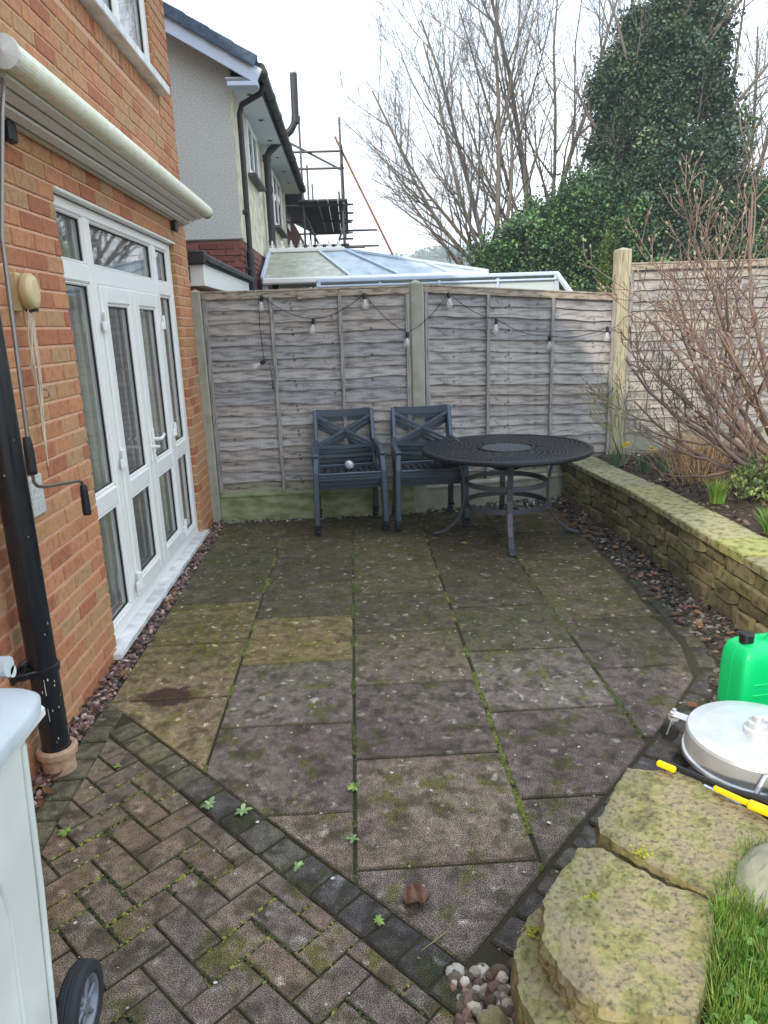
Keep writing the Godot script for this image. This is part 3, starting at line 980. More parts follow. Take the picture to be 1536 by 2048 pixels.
func build_awning() -> void:
	var a := thing("awning", "cream retracted patio awning with a round front rail above the doors", "awning", Vector3(WX, 2.5, -4.5))
	var o := -a.position
	var zl := -2.80; var zr := -6.27
	var m := MB.new()
	# front rail: rounded nose and flat underside
	var prof := []
	for k in 13:
		var t := PI * (k / 12.0) - PI * 0.5
		prof.append(Vector2(-1.135 + cos(t) * 0.044, 2.665 + sin(t) * 0.046))
	prof.append(Vector2(-1.165, 2.706)); prof.append(Vector2(-1.165, 2.622))
	m.smooth = true
	for k in prof.size():
		var p: Vector2 = prof[k]; var q: Vector2 = prof[(k + 1) % prof.size()]
		var nn := Vector2(q.y - p.y, p.x - q.x).normalized()
		var b := m.v.size()
		for e in [[p, zl], [q, zl], [q, zr], [p, zr]]: m.pt(o + Vector3(e[0].x, e[0].y, e[1]), Vector3(nn.x, nn.y, 0))
		for e in [0, 1, 2, 0, 2, 3]: m.i.append(b + e)
	part("front_rail", m.mesh(), M.awning_rail, a)
	for z in [zl + 0.006, zr - 0.006]:
		m = MB.new()
		var sg := 1.0 if z > -4 else -1.0
		var mid := o + Vector3(-1.14, 2.665, z)
		for k in 14:
			var t := TAU * k / 14.0; var t2 := TAU * (k + 1) / 14.0
			var p := mid + Vector3(cos(t) * 0.051, sin(t) * 0.056, 0); var q := mid + Vector3(cos(t2) * 0.051, sin(t2) * 0.056, 0)
			var of := Vector3(0, 0, sg * 0.014); var tip := mid + of * 1.8
			m.quad_out(p - of, q - of, q + of * 0.6, p + of * 0.6, mid)
			m.tri_out(tip, p + of * 0.6, q + of * 0.6, mid - of)
		part("end_cap", m.mesh(), M.awning_case, a)
	m = MB.new()
	m.bx(o + Vector3(-1.335, 2.70, -4.53), Vector3(0.04, 0.05, 3.40), 0.006)
	part("torsion_bar", m.mesh(), M.awning_case, a)
	m = MB.new()
	m.tube([o + Vector3(-1.275, 2.672, zl - 0.06), o + Vector3(-1.275, 2.672, zr + 0.06)], 0.036, 14)
	part("cloth_roll", m.mesh(), M.awning_cloth, a)
	# stepped underside of the case, from the front rail back to the wall
	var bands := [[-1.192, 2.606, 0.044, "awning_case"], [-1.243, 2.590, 0.050, "awning_case"], [-1.296, 2.566, 0.048, "awning_case"]]
	for q in bands:
		m = MB.new()
		m.box(pose(o + Vector3(q[0], q[1] + 0.02, -4.53), Vector3(0, 0, 0.35)), Vector3(q[2], 0.05, 3.38), 0.006)
		part("case_bottom", m.mesh(), M[q[3]], a)
	m = MB.new()
	m.bx(o + Vector3(-1.342, 2.60, -4.53), Vector3(0.032, 0.09, 3.36), 0.004)
	part("back_plate", m.mesh(), M.awning_case, a)
	m = MB.new()
	m.box(pose(o + Vector3(-1.25, 2.722, -4.53), Vector3(0, 0, -0.1)), Vector3(0.19, 0.012, 3.36), 0.004)
	part("hood", m.mesh(), M.awning_case, a)
	for z in [-3.2, -5.95]:
		m = MB.new()
		m.bx(o + Vector3(-1.352, 2.69, z), Vector3(0.018, 0.2, 0.13), 0.004)
		m.bx(o + Vector3(-1.335, 2.52, z), Vector3(0.04, 0.08, 0.07), 0.008)
		part("bracket", m.mesh(), M.black_plastic, a)
	m = MB.new()
	m.bx(o + Vector3(-1.33, 2.60, zr + 0.07), Vector3(0.05, 0.11, 0.05), 0.008)
	part("gearbox", m.mesh(), M.awning_case, a)

func build_wall_fittings() -> void:
	# soil pipe
	var p := thing("downpipe", "black painted soil pipe with paint flecks standing in a clay collar", "pipe", Vector3(-1.275, 0, -2.62))
	var m := MB.new()
	m.tube([Vector3(0, 0.06, 0), Vector3(0, 5.0, 0)], 0.054, 22)
	part("pipe", m.mesh(), M.black_paint, p)
	m = MB.new()
	m.lathe([Vector2(0.062, -0.03), Vector2(0.064, 0.06), Vector2(0.068, 0.075), Vector2(0.078, 0.082), Vector2(0.079, 0.105), Vector2(0.073, 0.112), Vector2(0.058, 0.112), Vector2(0.055, 0.09)], 26)
	part("clay_collar", m.mesh(), M.clay, p)
	for y in [0.46, 2.6]:
		m = MB.new()
		m.lathe([Vector2(0.0545, -0.016), Vector2(0.061, -0.014), Vector2(0.062, 0.0), Vector2(0.061, 0.014), Vector2(0.0545, 0.016)], 22, pose(Vector3(0, y, 0)))
		m.smooth = false
		var m2 := MB.new()
		m2.bar(Vector3(-0.03, y, 0.07), Vector3(-0.08, y, 0.085), 0.03, 0.028, 0.005)
		m2.bar(Vector3(0.0, y, 0.056), Vector3(-0.035, y, 0.072), 0.016, 0.028, 0.004)
		m2.bx(Vector3(-0.078, y, 0.0), Vector3(0.014, 0.05, 0.2), 0.004)
		var b := part("bracket", m.mesh(), M.black_paint, p)
		part("lug", m2.mesh(), M.black_paint, b)
	# flecks of pale paint
	m = MB.new()
	for k in 26:
		var a := rf(-0.5, 1.6); var y := rf(0.12, 1.9)
		if k % 3 == 0: y = rf(0.12, 0.45)
		var h := rf(0.002, 0.006); var w := rf(0.02, 0.07)
		if k % 7 == 0: h = rf(0.01, 0.035)
		var r := 0.0546
		var q := []
		for e in [[-1, -1], [1, -1], [1, 1], [-1, 1]]: q.append(Vector3(cos(a + e[0] * w * 0.5) * r, y + e[1] * h, sin(a + e[0] * w * 0.5) * r))
		m.quad_out(q[0], q[1], q[2], q[3], Vector3(0, y, 0))
	part("paint_flecks", m.mesh(), M.paint_spot, p)
	# retractable washing line
	var r := thing("washing_line_reel", "beige oval washing line reel with loose cords hanging on the brick wall", "reel", Vector3(WX, 1.90, -3.06))
	m = MB.new()
	m.lathe([Vector2(0.0, -0.032), Vector2(0.045, -0.031), Vector2(0.062, -0.025), Vector2(0.070, -0.014), Vector2(0.072, -0.002), Vector2(0.069, 0.0), Vector2(0.072, 0.002), Vector2(0.070, 0.014), Vector2(0.062, 0.025), Vector2(0.045, 0.031), Vector2(0.0, 0.032)], 30, Transform3D(Basis(Vector3(0, 1.02, 0), Vector3(0.88, 0, 0), Vector3(0, 0, -0.8)), Vector3(0.068, 0, 0)))
	part("casing", m.mesh(), M.cream_plastic, r)
	m = MB.new()
	m.bx(Vector3(0.018, 0.0, 0), Vector3(0.036, 0.15, 0.045), 0.006)
	part("wall_plate", m.mesh(), M.cream_plastic, r)
	m = MB.new()
	m.bx(Vector3(0.068, -0.070, 0.0), Vector3(0.045, 0.016, 0.03), 0.004)
	part("cord_slot", m.mesh(), M.black_plastic, r)
	for k in 8:
		m = MB.new()
		var pts := []
		var ln: float = [0.62, 0.60, 0.46, 0.66, 0.40, 0.52, 0.36, 0.57][k]
		var sw := rf(-0.02, 0.03)
		for t in 9:
			var f := t / 8.0
			pts.append(Vector3(lerpf(0.06, 0.022, f) + sin(f * PI) * rf(-0.004, 0.004), -0.06 - ln * f, (k - 3.5) * 0.006 * (1.0 - f) + sw * sin(f * PI) - f * 0.03 - (0.03 if k == 5 else 0.0) * sin(f * PI)))
		m.tube(pts, 0.0027, 5)
		part("cord", m.mesh(), M.cord, r)
	# wall hook
	var hk := MB.new()
	var pts2 := []
	for k in 11: pts2.append(Vector3(0.022 - cos(k / 10.0 * TAU * 0.8) * 0.018, sin(k / 10.0 * TAU * 0.8) * 0.018, 0))
	hk.tube(pts2, 0.0025, 6)
	hk.tube([Vector3(-0.02, 0, 0), Vector3(0.006, 0, 0)], 0.003, 6)
	solo("wall_hook", hk.mesh(), M.steel_rod, "small wire eye screwed into the brick below the washing line reel", "hook", pose(Vector3(WX, 1.484, -3.17)))
	# crank handle hanging from the awning
	var c := thing("awning_crank", "grey awning winding rod with two black grips hanging by the wall", "crank", Vector3(-1.15, 1.0, -2.52))
	m = MB.new()
	m.tube([Vector3(-0.05, 1.62, -0.36), Vector3(-0.01, 1.56, -0.27), Vector3(0, 1.45, -0.20), Vector3(0, 1.05, -0.055), Vector3(0, 0.27, 0.0)], 0.0075, 8)
	m.tube([Vector3(0, 0.29, 0.0), Vector3(0, 0.225, 0.0), Vector3(0, 0.205, -0.025), Vector3(0, 0.19, -0.08), Vector3(0, 0.145, -0.39), Vector3(0, 0.135, -0.425), Vector3(0, 0.11, -0.437), Vector3(0, 0.02, -0.437)], 0.0065, 8)
	part("rod", m.mesh(), M.steel_rod, c)
	m = MB.new()
	m.lathe([Vector2(0.0, 0.25), Vector2(0.016, 0.252), Vector2(0.018, 0.265), Vector2(0.016, 0.36), Vector2(0.013, 0.385), Vector2(0.0, 0.387)], 12)
	part("grip", m.mesh(), M.black_plastic, c)
	m = MB.new()
	m.lathe([Vector2(0.0, -0.012), Vector2(0.016, -0.01), Vector2(0.018, 0.0), Vector2(0.016, 0.1), Vector2(0.013, 0.118), Vector2(0.0, 0.12)], 12, pose(Vector3(0, 0, -0.437)))
	part("grip", m.mesh(), M.black_plastic, c)
	# cover plate
	m = MB.new()
	m.bx(Vector3.ZERO, Vector3(0.012, 0.17, 0.12), 0.004)
	solo("cover_plate", m.mesh(), M.render_grey, "plain grey cover plate fixed to the brickwork behind the soil pipe", "plate", pose(Vector3(WX + 0.008, 1.08, -2.97)))

# a waney-edged lap board, w long, exposed height h, thicker and forward at its lower edge
func slat_mesh(w: float, h: float, sd: int) -> ArrayMesh:
	var f := noise(1.0, sd, 2)
	var g := noise(3.5, sd + 9, 2)
	var m := MB.new()
	var cols := 27
	var top := []; var bot := []; var back := []
	for k in cols:
		var x := w * k / (cols - 1.0)
		var wave := f.get_noise_1d(x * 1.6) * 0.016 + g.get_noise_1d(x * 1.4) * 0.008
		var bulge := g.get_noise_1d(x * 0.8 + 40.0) * 0.003
		top.append(Vector3(x, h + 0.022, 0.002 + bulge)); bot.append(Vector3(x, wave, 0.026 + bulge)); back.append(Vector3(x, wave - 0.001, 0.010 + bulge))
	for k in cols - 1:
		var mid := Vector3((k + 0.5) * w / cols, h * 0.5, -0.02)
		m.quad_out(top[k], top[k + 1], bot[k + 1], bot[k], mid)
		m.quad_out(bot[k], bot[k + 1], back[k + 1], back[k], mid + Vector3(0, h, 0))
		m.quad_out(top[k] + Vector3(0, 0, -0.004), top[k + 1] + Vector3(0, 0, -0.004), back[k + 1], back[k], mid + Vector3(0, 0, 0.1))
	return m.mesh()

func lap_panel(label: String, at: Vector3, turn: float, tilt: float, w: float, h: float, n: int, mats: Array, battens: Array, sd: int) -> Node3D:
	var p := thing("lap_fence", label, "fence", at, turn, "lap fence panels along the boundary")
	var m: MB
	var step := (h - 0.05) / n
	for k in n:
		var hh := step
		var o := part("slat", slat_mesh(w, hh, sd + k * 3), M.slat_mossy if k == 0 and mats == M.slats else mats[rng.randi() % mats.size()], p, pose(Vector3(0, k * step + rf(-0.006, 0.006), rf(-0.002, 0.002)), Vector3(0, 0, tilt * lerpf(0.45, 1.0, k / float(n)) + rf(-0.003, 0.003))))
	for x in [0.018, w - 0.018]:
		m = MB.new()
		m.bx(Vector3(x, h * 0.5 + tilt * x * 0.75, 0.033), Vector3(0.036, h - 0.01 + tilt * x * 0.5, 0.018), 0.003)
		part("edge_batten", m.mesh(), M.batten_wood, p)
	for x in battens:
		m = MB.new()
		m.bx(Vector3(x, h * 0.5 - 0.02 + tilt * x * 0.75, 0.037), Vector3(0.032, h - 0.05 + tilt * x * 0.5, 0.022), 0.003)
		part("batten", m.mesh(), M.batten_wood, p)
	m = MB.new()
	m.bx(Vector3(w * 0.5, -0.028, 0.034), Vector3(w + 0.002, 0.052, 0.024), 0.003)
	part("top_rail", m.mesh(), M.rail_wood, p, pose(Vector3(0, h, 0), Vector3(0, 0, tilt)))
	m = MB.new()
	m.bx(Vector3(w * 0.5, 0.008, 0.02), Vector3(w + 0.004, 0.016, 0.06), 0.003)
	part("capping", m.mesh(), M.rail_wood, p, pose(Vector3(0, h, 0), Vector3(0, 0, tilt)))
	return p

func post(label: String, at: Vector3, turn: float, w: float, d: float, h: float, mt: Material, pointed: float) -> void:
	var m := MB.new()
	m.bx(Vector3(0, h * 0.5 - 0.1, 0), Vector3(w, h + 0.2, d), 0.008)
	var t := Vector3(0, h + pointed, 0)
	var q := [Vector3(-w, 0, -d), Vector3(w, 0, -d), Vector3(w, 0, d), Vector3(-w, 0, d)]
	for k in 4: m.tri_out(q[k] * 0.46 + Vector3(0, h - 0.001, 0), q[(k + 1) % 4] * 0.46 + Vector3(0, h - 0.001, 0), t, Vector3(0, h - 0.2, 0))
	solo("fence_post", m.mesh(), mt, label, "fence post", Transform3D(Basis(Vector3.UP, turn), at), "posts between the fence panels")

func gravel_board(label: String, at: Vector3, turn: float, w: float, y0: float, y1: float, mt: Material) -> void:
	var m := MB.new()
	m.bx(Vector3(w * 0.5, (y0 + y1) * 0.5, 0), Vector3(w, y1 - y0, 0.045), 0.004)
	for k in 2: m.bx(Vector3(w * 0.5, lerpf(y0, y1, 0.08 + k * 0.84), 0.012), Vector3(w - 0.02, 0.03, 0.045), 0.006)
	solo("gravel_board", m.mesh(), mt, label, "gravel board", Transform3D(Basis(Vector3.UP, turn), at), "concrete boards under the fence panels")

func build_fences() -> void:
	lap_panel("grey weathered lap fence panel between the house wall and the chairs", Vector3(-1.283, 0.262, -6.50), 0.0, 0.0, 1.795, 1.775, 17, M.slats, [0.592, 1.187], 300)
	var t2 := atan2(0.45, 1.9)
	lap_panel("grey lap fence panel behind the round table with drooping boards", Vector3(0.648, 0.262, -6.612), t2, -0.060, 1.945, 1.785, 17, M.slats, [0.615, 1.275], 400)
	lap_panel("pale newer lap fence panel behind the bare shrub", Vector3(2.69, 0.63, -7.10), 0.0, 0.0, 1.83, 1.575, 16, M.slats_new, [0.90], 500)
	lap_panel("pale lap fence panel at the end of the planting bed", Vector3(4.63, 0.63, -7.10), 0.0, 0.0, 1.83, 1.575, 16, M.slats_new, [0.6, 1.2], 560)
	post("slim concrete fence post against the brick house corner", Vector3(-1.333, 0, -6.475), 0.0, 0.088, 0.10, 2.055, M.concrete, 0.02)
	post("concrete fence post with a pointed top between the two grey panels", Vector3(0.578, 0, -6.575), 0.12, 0.115, 0.11, 2.075, M.concrete, 0.03)
	post("tall mossy timber fence post at the step up to the paler panel", Vector3(2.615, 0, -7.085), 0.1, 0.135, 0.12, 2.345, M.post_wood, 0.02)
	post("timber fence post between the two pale panels", Vector3(4.575, 0, -7.10), 0.0, 0.10, 0.10, 2.26, M.post_wood, 0.02)
	gravel_board("green stained concrete gravel board under the left grey panel", Vector3(-1.288, 0, -6.490), 0.0, 1.805, -0.05, 0.268, M.concrete_algae)
	gravel_board("concrete gravel board under the panel behind the table", Vector3(0.636, 0, -6.600), t2, 1.92, -0.05, 0.235, M.concrete)
	gravel_board("concrete gravel board behind the planting bed", Vector3(2.685, 0, -7.09), 0.0, 1.84, 0.2, 0.632, M.concrete)
	# loose piece of capping
	var m := MB.new()
	m.bx(Vector3.ZERO, Vector3(0.245, 0.058, 0.016), 0.003)
	solo("board_offcut", m.mesh(), M.rail_wood, "short board offcut nailed over the top rail of the left panel", "board", pose(Vector3(-0.335, 1.998, -6.443), Vector3(0, 0, 0.03)))
	# string of clear bulbs
	var s := thing("string_lights", "black cable string of clear bulbs looped along the fence top", "string lights", Vector3(0.578, 1.9, -6.5))
	var o := -s.position
	var nodes := [Vector3(-0.765, 2.005, -6.44), Vector3(-0.33, 1.800, -6.44), Vector3(0.12, 1.995, -6.44), Vector3(0.49, 1.655, -6.45), Vector3(0.875, 1.985, -6.60), Vector3(1.33, 1.745, -6.71), Vector3(1.86, 1.575, -6.835), Vector3(2.46, 1.635, -6.975), Vector3(2.62, 1.72, -6.985), Vector3(3.2, 2.02, -7.02), Vector3(3.75, 2.05, -7.03), Vector3(4.6, 2.1, -7.03)]
	m = MB.new()
	for k in nodes.size() - 1:
		var pts := []
		var sag := 0.045
		for q in 11:
			var f := q / 10.0
			pts.append(o + nodes[k].lerp(nodes[k + 1], f) - Vector3(0, sag * 4.0 * f * (1 - f), 0))
		m.tube(pts, 0.0032, 5, false)
	m.tube([o + nodes[0], o + Vector3(-0.792, 1.98, -6.44), o + Vector3(-0.80, 1.75, -6.445), o + Vector3(-0.785, 1.475, -6.44), o + Vector3(-0.745, 1.45, -6.44), o + Vector3(-0.728, 1.35, -6.44), o + Vector3(-0.722, 1.235, -6.44)], 0.0032, 5)
	m.tube([o + Vector3(-0.722, 1.25, -6.44), o + Vector3(-0.722, 1.212, -6.44)], [0.004, 0.010], 8)
	part("cable", m.mesh(), M.black_plastic, s)
	var hang := [0, 1, 2, 3, 4, 5, 6, 7, 10]
	for k in hang.size() + 1:
		var at: Vector3 = o + (nodes[hang[k]] if k < hang.size() else Vector3(-0.775, 1.455, -6.44))
		var b := Basis.from_euler(Vector3(rf(-0.1, 0.15), 0, rf(-0.15, 0.15))) if k < hang.size() else Basis.from_euler(Vector3(0.1, 0, -1.1))
		m = MB.new()
		var bs := Basis.from_scale(Vector3.ONE * 1.25)
		b = b * bs
		m.lathe([Vector2(0, -0.040), Vector2(0.011, -0.040), Vector2(0.0125, -0.030), Vector2(0.0125, -0.006), Vector2(0.007, 0.004), Vector2(0, 0.005)], 12, Transform3D(b, at))
		var so := part("bulb_socket", m.mesh(), M.black_plastic, s)
		m = MB.new()
		m.lathe([Vector2(0, -0.108), Vector2(0.012, -0.106), Vector2(0.021, -0.098), Vector2(0.0255, -0.084), Vector2(0.023, -0.068), Vector2(0.014, -0.050), Vector2(0.011, -0.038)], 14, Transform3D(b, at))
		part("bulb", m.mesh(), M.bulb_glass, so)
		m = MB.new()
		m.lathe([Vector2(0, -0.055), Vector2(0.006, -0.053), Vector2(0.006, -0.04)], 8, Transform3D(b, at))
		m.tube([at + b * Vector3(-0.004, -0.05, 0), at + b * Vector3(-0.006, -0.085, 0), at + b * Vector3(0.0, -0.088, 0), at + b * Vector3(0.006, -0.085, 0), at + b * Vector3(0.004, -0.05, 0)], 0.0012, 5)
		part("filament_stem", m.mesh(), M.upvc, so)

# rough box: jittered chamfered box of unit size
func rough_box(sd: int, bev := 0.08, jit := 0.05) -> ArrayMesh:
	var m := MB.new()
	m.bx(Vector3.ZERO, Vector3.ONE, bev)
	var r := RandomNumberGenerator.new()
	var moved := {}
	for k in m.v.size():
		var key := Vector3i((m.v[k] * 1000.0).round())
		if not moved.has(key):
			r.seed = hash(key) + sd * 7919
			moved[key] = m.v[k] + Vector3(r.randf_range(-jit, jit), r.randf_range(-jit, jit), r.randf_range(-jit, jit))
		m.v[k] = moved[key]
	return m.mesh()

func wall_path(t: float) -> Vector2:
	# t = z; front face of the raised bed wall
	return Vector2(2.115 - 0.10 * smoothstep(-5.2, -6.9, t), t)

func build_stone_wall() -> void:
	var w := thing("stone_wall", "low mossy dry stone retaining wall with flat coping slabs", "wall", Vector3(2.1, 0, -4.6))
	var o := -w.position
	var vars := []
	for k in 8: vars.append(rough_box(k + 1, 0.10, 0.06))
	var y := -0.03
	var row := 0
	while y < 0.372:
		var h := rf(0.045, 0.095)
		if row == 0: h = 0.12
		if y + h > 0.345: h = 0.376 - y
		var z := -6.95 + rf(0, 0.2)
		while z < -1.3:
			var l := rf(0.12, 0.40)
			var hh := h
			var yy := y
			var p := wall_path(z + l * 0.5)
			var p2 := wall_path(z + l * 0.5 + 0.1)
			var ang := atan2(p2.x - p.x, 0.1)
			var dep := 0.17
			var at := o + Vector3(p.x + dep * 0.5 + rf(-0.012, 0.014), yy + hh * 0.5, z + l * 0.5)
			part("stone", vars[rng.randi() % 8], M.stones[rng.randi() % M.stones.size()], w, Transform3D(Basis(Vector3.UP, ang) * Basis(Vector3.RIGHT, rf(-0.03, 0.03)) * Basis.from_scale(Vector3(dep, hh - 0.006, l - 0.007)), at))
			z += l
		y += h
		row += 1
	# mortar and earth core behind the faces
	var m := MB.new()
	for k in 12:
		var z0 := -6.95 + k * 0.47
		var p := wall_path(z0 + 0.235)
		m.bx(o + Vector3(p.x + 0.12, 0.16, z0 + 0.235), Vector3(0.17, 0.40, 0.469))
	part("core", m.mesh(), M.joint, w)
	# coping slabs
	var zc := [-6.96, -6.20, -5.42, -4.55, -3.95, -3.63, -3.0, -2.3, -1.4]
	for k in zc.size() - 1:
		var a := wall_path(zc[k]); var b := wall_path(zc[k + 1])
		m = MB.new()
		var poly := PackedVector2Array()
		var wd := 0.275 + rf(-0.01, 0.01)
		for e in [[a, -0.022, 0.009], [b, -0.022, -0.009], [b, wd, -0.009], [a, wd, 0.009]]:
			poly.append(Vector2(e[0].x + e[1] + rf(-0.006, 0.006), e[0].y + e[2]) + Vector2(o.x, o.z))
		ring_prism(m, poly, 0.380, 0.428 + rf(-0.01, 0.01), 0.007)
		part("coping_slab", m.mesh(), M.copings[k % M.copings.size()], w)
	# planting bed
	var f := noise(1.2, 77, 4)
	m = MB.new()
	var g := []
	for r in 40:
		for c in 40:
			var x := 2.30 + c * 0.14; var z := -7.06 + r * 0.17
			g.append(Vector3(x, 0.385 + f.get_noise_2d(x * 2.0, z * 2.0) * 0.05 + 0.02 * f.get_noise_2d(x * 9.0, z * 9.0), z))
	m.sheet(g, 40)
	struct("flower_bed", m.mesh(), M.soil)
	var bp := []
	var bc := []
	for k in 2600:
		var x := rf(2.36, 4.6); var z := rf(-6.9, -2.6)
		bp.append(pose(Vector3(x, 0.40 + f.get_noise_2d(x * 2.0, z * 2.0) * 0.05, z), Vector3(rf(-1, 1), rf(0, TAU), rf(-1, 1)), Vector3(rf(0.015, 0.06), rf(0.008, 0.02), rf(0.012, 0.035))))
		bc.append([s255(84, 66, 52), s255(64, 52, 42), s255(104, 84, 66), s255(130, 112, 92)][k % 4].srgb_to_linear())
	scatter("bark_mulch", rock_mesh(77, 0.8, 3, 5, 0.3), M.pebble, bp, bc, self, "bark chips and clods scattered over the planting bed", "mulch")

func build_neighbours() -> void:
	var m: MB
	var X := -1.36
	var n := thing("rendered_house", "neighbouring house with grey rendered gable and cream render over brick", "house", Vector3(-4.5, 0, -13.3))
	var o := -n.position
	var Z0 := -9.75; var Z1 := -17.1
	# masonry core and brick plinth storey
	m = MB.new()
	m.bx(o + Vector3(-4.4, 1.4, (Z0 + Z1) * 0.5), Vector3(6.04, 2.9, Z0 - Z1 - 0.04))
	var pl := part("lower_wall", m.mesh(), M.mortar_grey, n)
	var bm := boxmesh(Vector3(0.21, 0.068, 0.06), 0.004)
	var hm := boxmesh(Vector3(0.06, 0.068, 0.21), 0.004)
	for k in 12:
		var y := 1.92 + k * 0.0775
		if y > 2.83: break
		for q in 7:
			var x := X - 0.105 - q * 0.22 - (0.11 if k % 2 else 0.0)
			part("brick", bm, M.plinth_bricks[rng.randi() % 3], pl, pose(o + Vector3(x, y, Z0 - 0.028)))
		for q in 8:
			var z := Z0 - 0.115 - q * 0.22 - (0.11 if k % 2 == 0 else 0.0)
			part("brick", hm, M.plinth_bricks[rng.randi() % 3], pl, pose(o + Vector3(X - 0.03, y, z)))
	m = MB.new()
	m.bx(o + Vector3(-4.4, 3.83, Z0 - 0.02), Vector3(6.10, 1.96, 0.08), 0.01)
	# gable triangle
	var mid := o + Vector3(-4.4, 5, Z0)
	m.tri_out(o + Vector3(-7.4, 4.8, Z0 + 0.02), o + Vector3(X + 0.0, 4.8, Z0 + 0.02), o + Vector3(-4.4, 6.5, Z0 + 0.02), mid + Vector3(0, 0, -3))
	part("gable_render", m.mesh(), M.render_grey, n)
	m = MB.new()
	m.bx(o + Vector3(-4.4, 3.83, (Z0 + Z1) * 0.5 - 0.04), Vector3(6.08, 1.958, Z0 - Z1 - 0.05), 0.0)
	m.bx(o + Vector3(X + 0.012, 3.83, Z0 - 0.055), Vector3(0.02, 1.94, 0.15), 0.004)
	part("side_render", m.mesh(), M.render_cream, n)
	# roof with verge tiles and barge board
	m = MB.new()
	var e0 := o + Vector3(-0.98, 4.70, 0); var r0 := o + Vector3(-4.4, 6.62, 0)
	m.bar(e0 + Vector3(0, 0.04, -13.35 + 0), r0 + Vector3(0, 0.04, -13.35), 7.75, 0.07)
	m.bar(o + Vector3(-7.8, 4.74, -13.35), r0 + Vector3(-0.05, 0.04, -13.35), 7.75, 0.07)
	var roof := part("roof", m.mesh(), M.roof_tile, n)
	var sl := (r0 - e0)
	for k in 13:
		m = MB.new()
		var a := e0 + sl * (k / 13.0) + Vector3(0, 0.085, -9.47); var b := e0 + sl * ((k + 1.02) / 13.0) + Vector3(0, 0.085, -9.47)
		m.bar(a + Vector3(0, 0.012, 0), b, 0.16, 0.045, 0.008)
		m.bar(a + Vector3(0, -0.04, 0.085), b + Vector3(0, -0.052, 0.085), 0.02, 0.12, 0.005)
		part("verge_tile", m.mesh(), M.roof_tile, roof)
	m = MB.new()
	m.bar(e0 + Vector3(0.02, -0.10, -9.44), r0 + Vector3(0, -0.10, -9.44), 0.03, 0.17, 0.004)
	m.bx(e0 + Vector3(-0.18, -0.17, -9.50), Vector3(0.36, 0.05, 0.16), 0.006)
	part("barge_board", m.mesh(), M.fascia, n)
	m = MB.new()
	m.bx(o + Vector3(-1.19, 4.615, -13.3), Vector3(0.36, 0.014, 7.6))
	for k in 6: m.tube([o + Vector3(-1.16, 4.600, -10.1 - k * 1.15), o + Vector3(-1.16, 4.609, -10.1 - k * 1.15)], 0.045, 12)
	part("soffit", m.mesh(), M.soffit, n)
	m = MB.new()
	for k in 6: m.tube([o + Vector3(-1.16, 4.596, -10.1 - k * 1.15), o + Vector3(-1.16, 4.6, -10.1 - k * 1.15)], 0.035, 12)
	part("soffit_vent", m.mesh(), M.dark_gutter, n)
	m = MB.new()
	m.bx(o + Vector3(-1.005, 4.68, -13.3), Vector3(0.02, 0.15, 7.62), 0.003)
	m.tube([o + Vector3(-0.94, 4.69, -9.45), o + Vector3(-0.94, 4.69, -17.15)], 0.062, 10)
	for k in 9: m.tube([o + Vector3(-0.94, 4.69, -9.6 - k * 0.9), o + Vector3(-0.94, 4.69, -9.66 - k * 0.9)], 0.07, 10)
	part("gutter", m.mesh(), M.dark_gutter, n)
	# downpipes
	m = MB.new()
	m.tube([o + Vector3(-0.95, 4.66, -9.85), o + Vector3(-1.0, 4.55, -9.88), o + Vector3(-1.25, 4.45, -9.95), o + Vector3(-1.29, 4.35, -9.97), o + Vector3(-1.29, 2.75, -9.97), o + Vector3(-1.29, 2.70, -9.97), o + Vector3(-1.29, 0.2, -9.97)], [0.036, 0.036, 0.036, 0.036, 0.036, 0.05, 0.05], 10)
	for y in [3.2, 2.5]: m.bx(o + Vector3(-1.315, y, -9.97), Vector3(0.09, 0.04, 0.15), 0.006)
	part("downpipe", m.mesh(), M.dark_gutter, n)
	m = MB.new()
	m.tube([o + Vector3(-1.26, 0.2, -12.7), o + Vector3(-1.26, 4.42, -12.7), o + Vector3(-1.20, 4.52, -12.7), o + Vector3(-0.84, 4.82, -12.7), o + Vector3(-0.76, 4.95, -12.7), o + Vector3(-0.75, 5.62, -12.7)], 0.058, 12)
	m.tube([o + Vector3(-1.26, 4.36, -12.7), o + Vector3(-1.26, 4.46, -12.7)], 0.07, 12)
	m.tube([o + Vector3(-0.76, 4.92, -12.7), o + Vector3(-0.75, 5.02, -12.7)], 0.07, 12)
	m.tube([o + Vector3(-1.26, 3.9, -12.7), o + Vector3(-1.26, 3.98, -12.7)], 0.07, 12)
	part("vent_pipe", m.mesh(), M.dark_gutter, n)
	m = MB.new()
	m.lathe([Vector2(0.055, 0), Vector2(0.06, 0.02), Vector2(0.05, 0.05), Vector2(0.0, 0.06)], 12, pose(o + Vector3(-0.75, 5.63, -12.7)))
	part("vent_cage", m.mesh(), M.upvc, n)
	for w in [[-10.95, -12.05, 3.86, 4.56], [-14.25, -15.8, 3.60, 4.56]]:
		m = MB.new()
		frame_rect(m, o.x + X - 0.02, o.x + X + 0.035, w[2], w[3], o.z + w[0], o.z + w[1], 0.07, 0.07, 0.07, 0.07, 0.006)
		m.bx(o + Vector3(X + 0.008, (w[2] + w[3]) * 0.5, (w[0] + w[1]) * 0.5), Vector3(0.05, w[3] - w[2] - 0.14, 0.07), 0.004)
		var f := part("window", m.mesh(), M.upvc, n)
		m = MB.new()
		m.bx(o + Vector3(X + 0.012, (w[2] + w[3]) * 0.5, (w[0] + w[1]) * 0.5), Vector3(0.01, w[3] - w[2] - 0.12, w[0] - w[1] - 0.12))
		part("pane", m.mesh(), M.window_dark, f)
		m = MB.new()
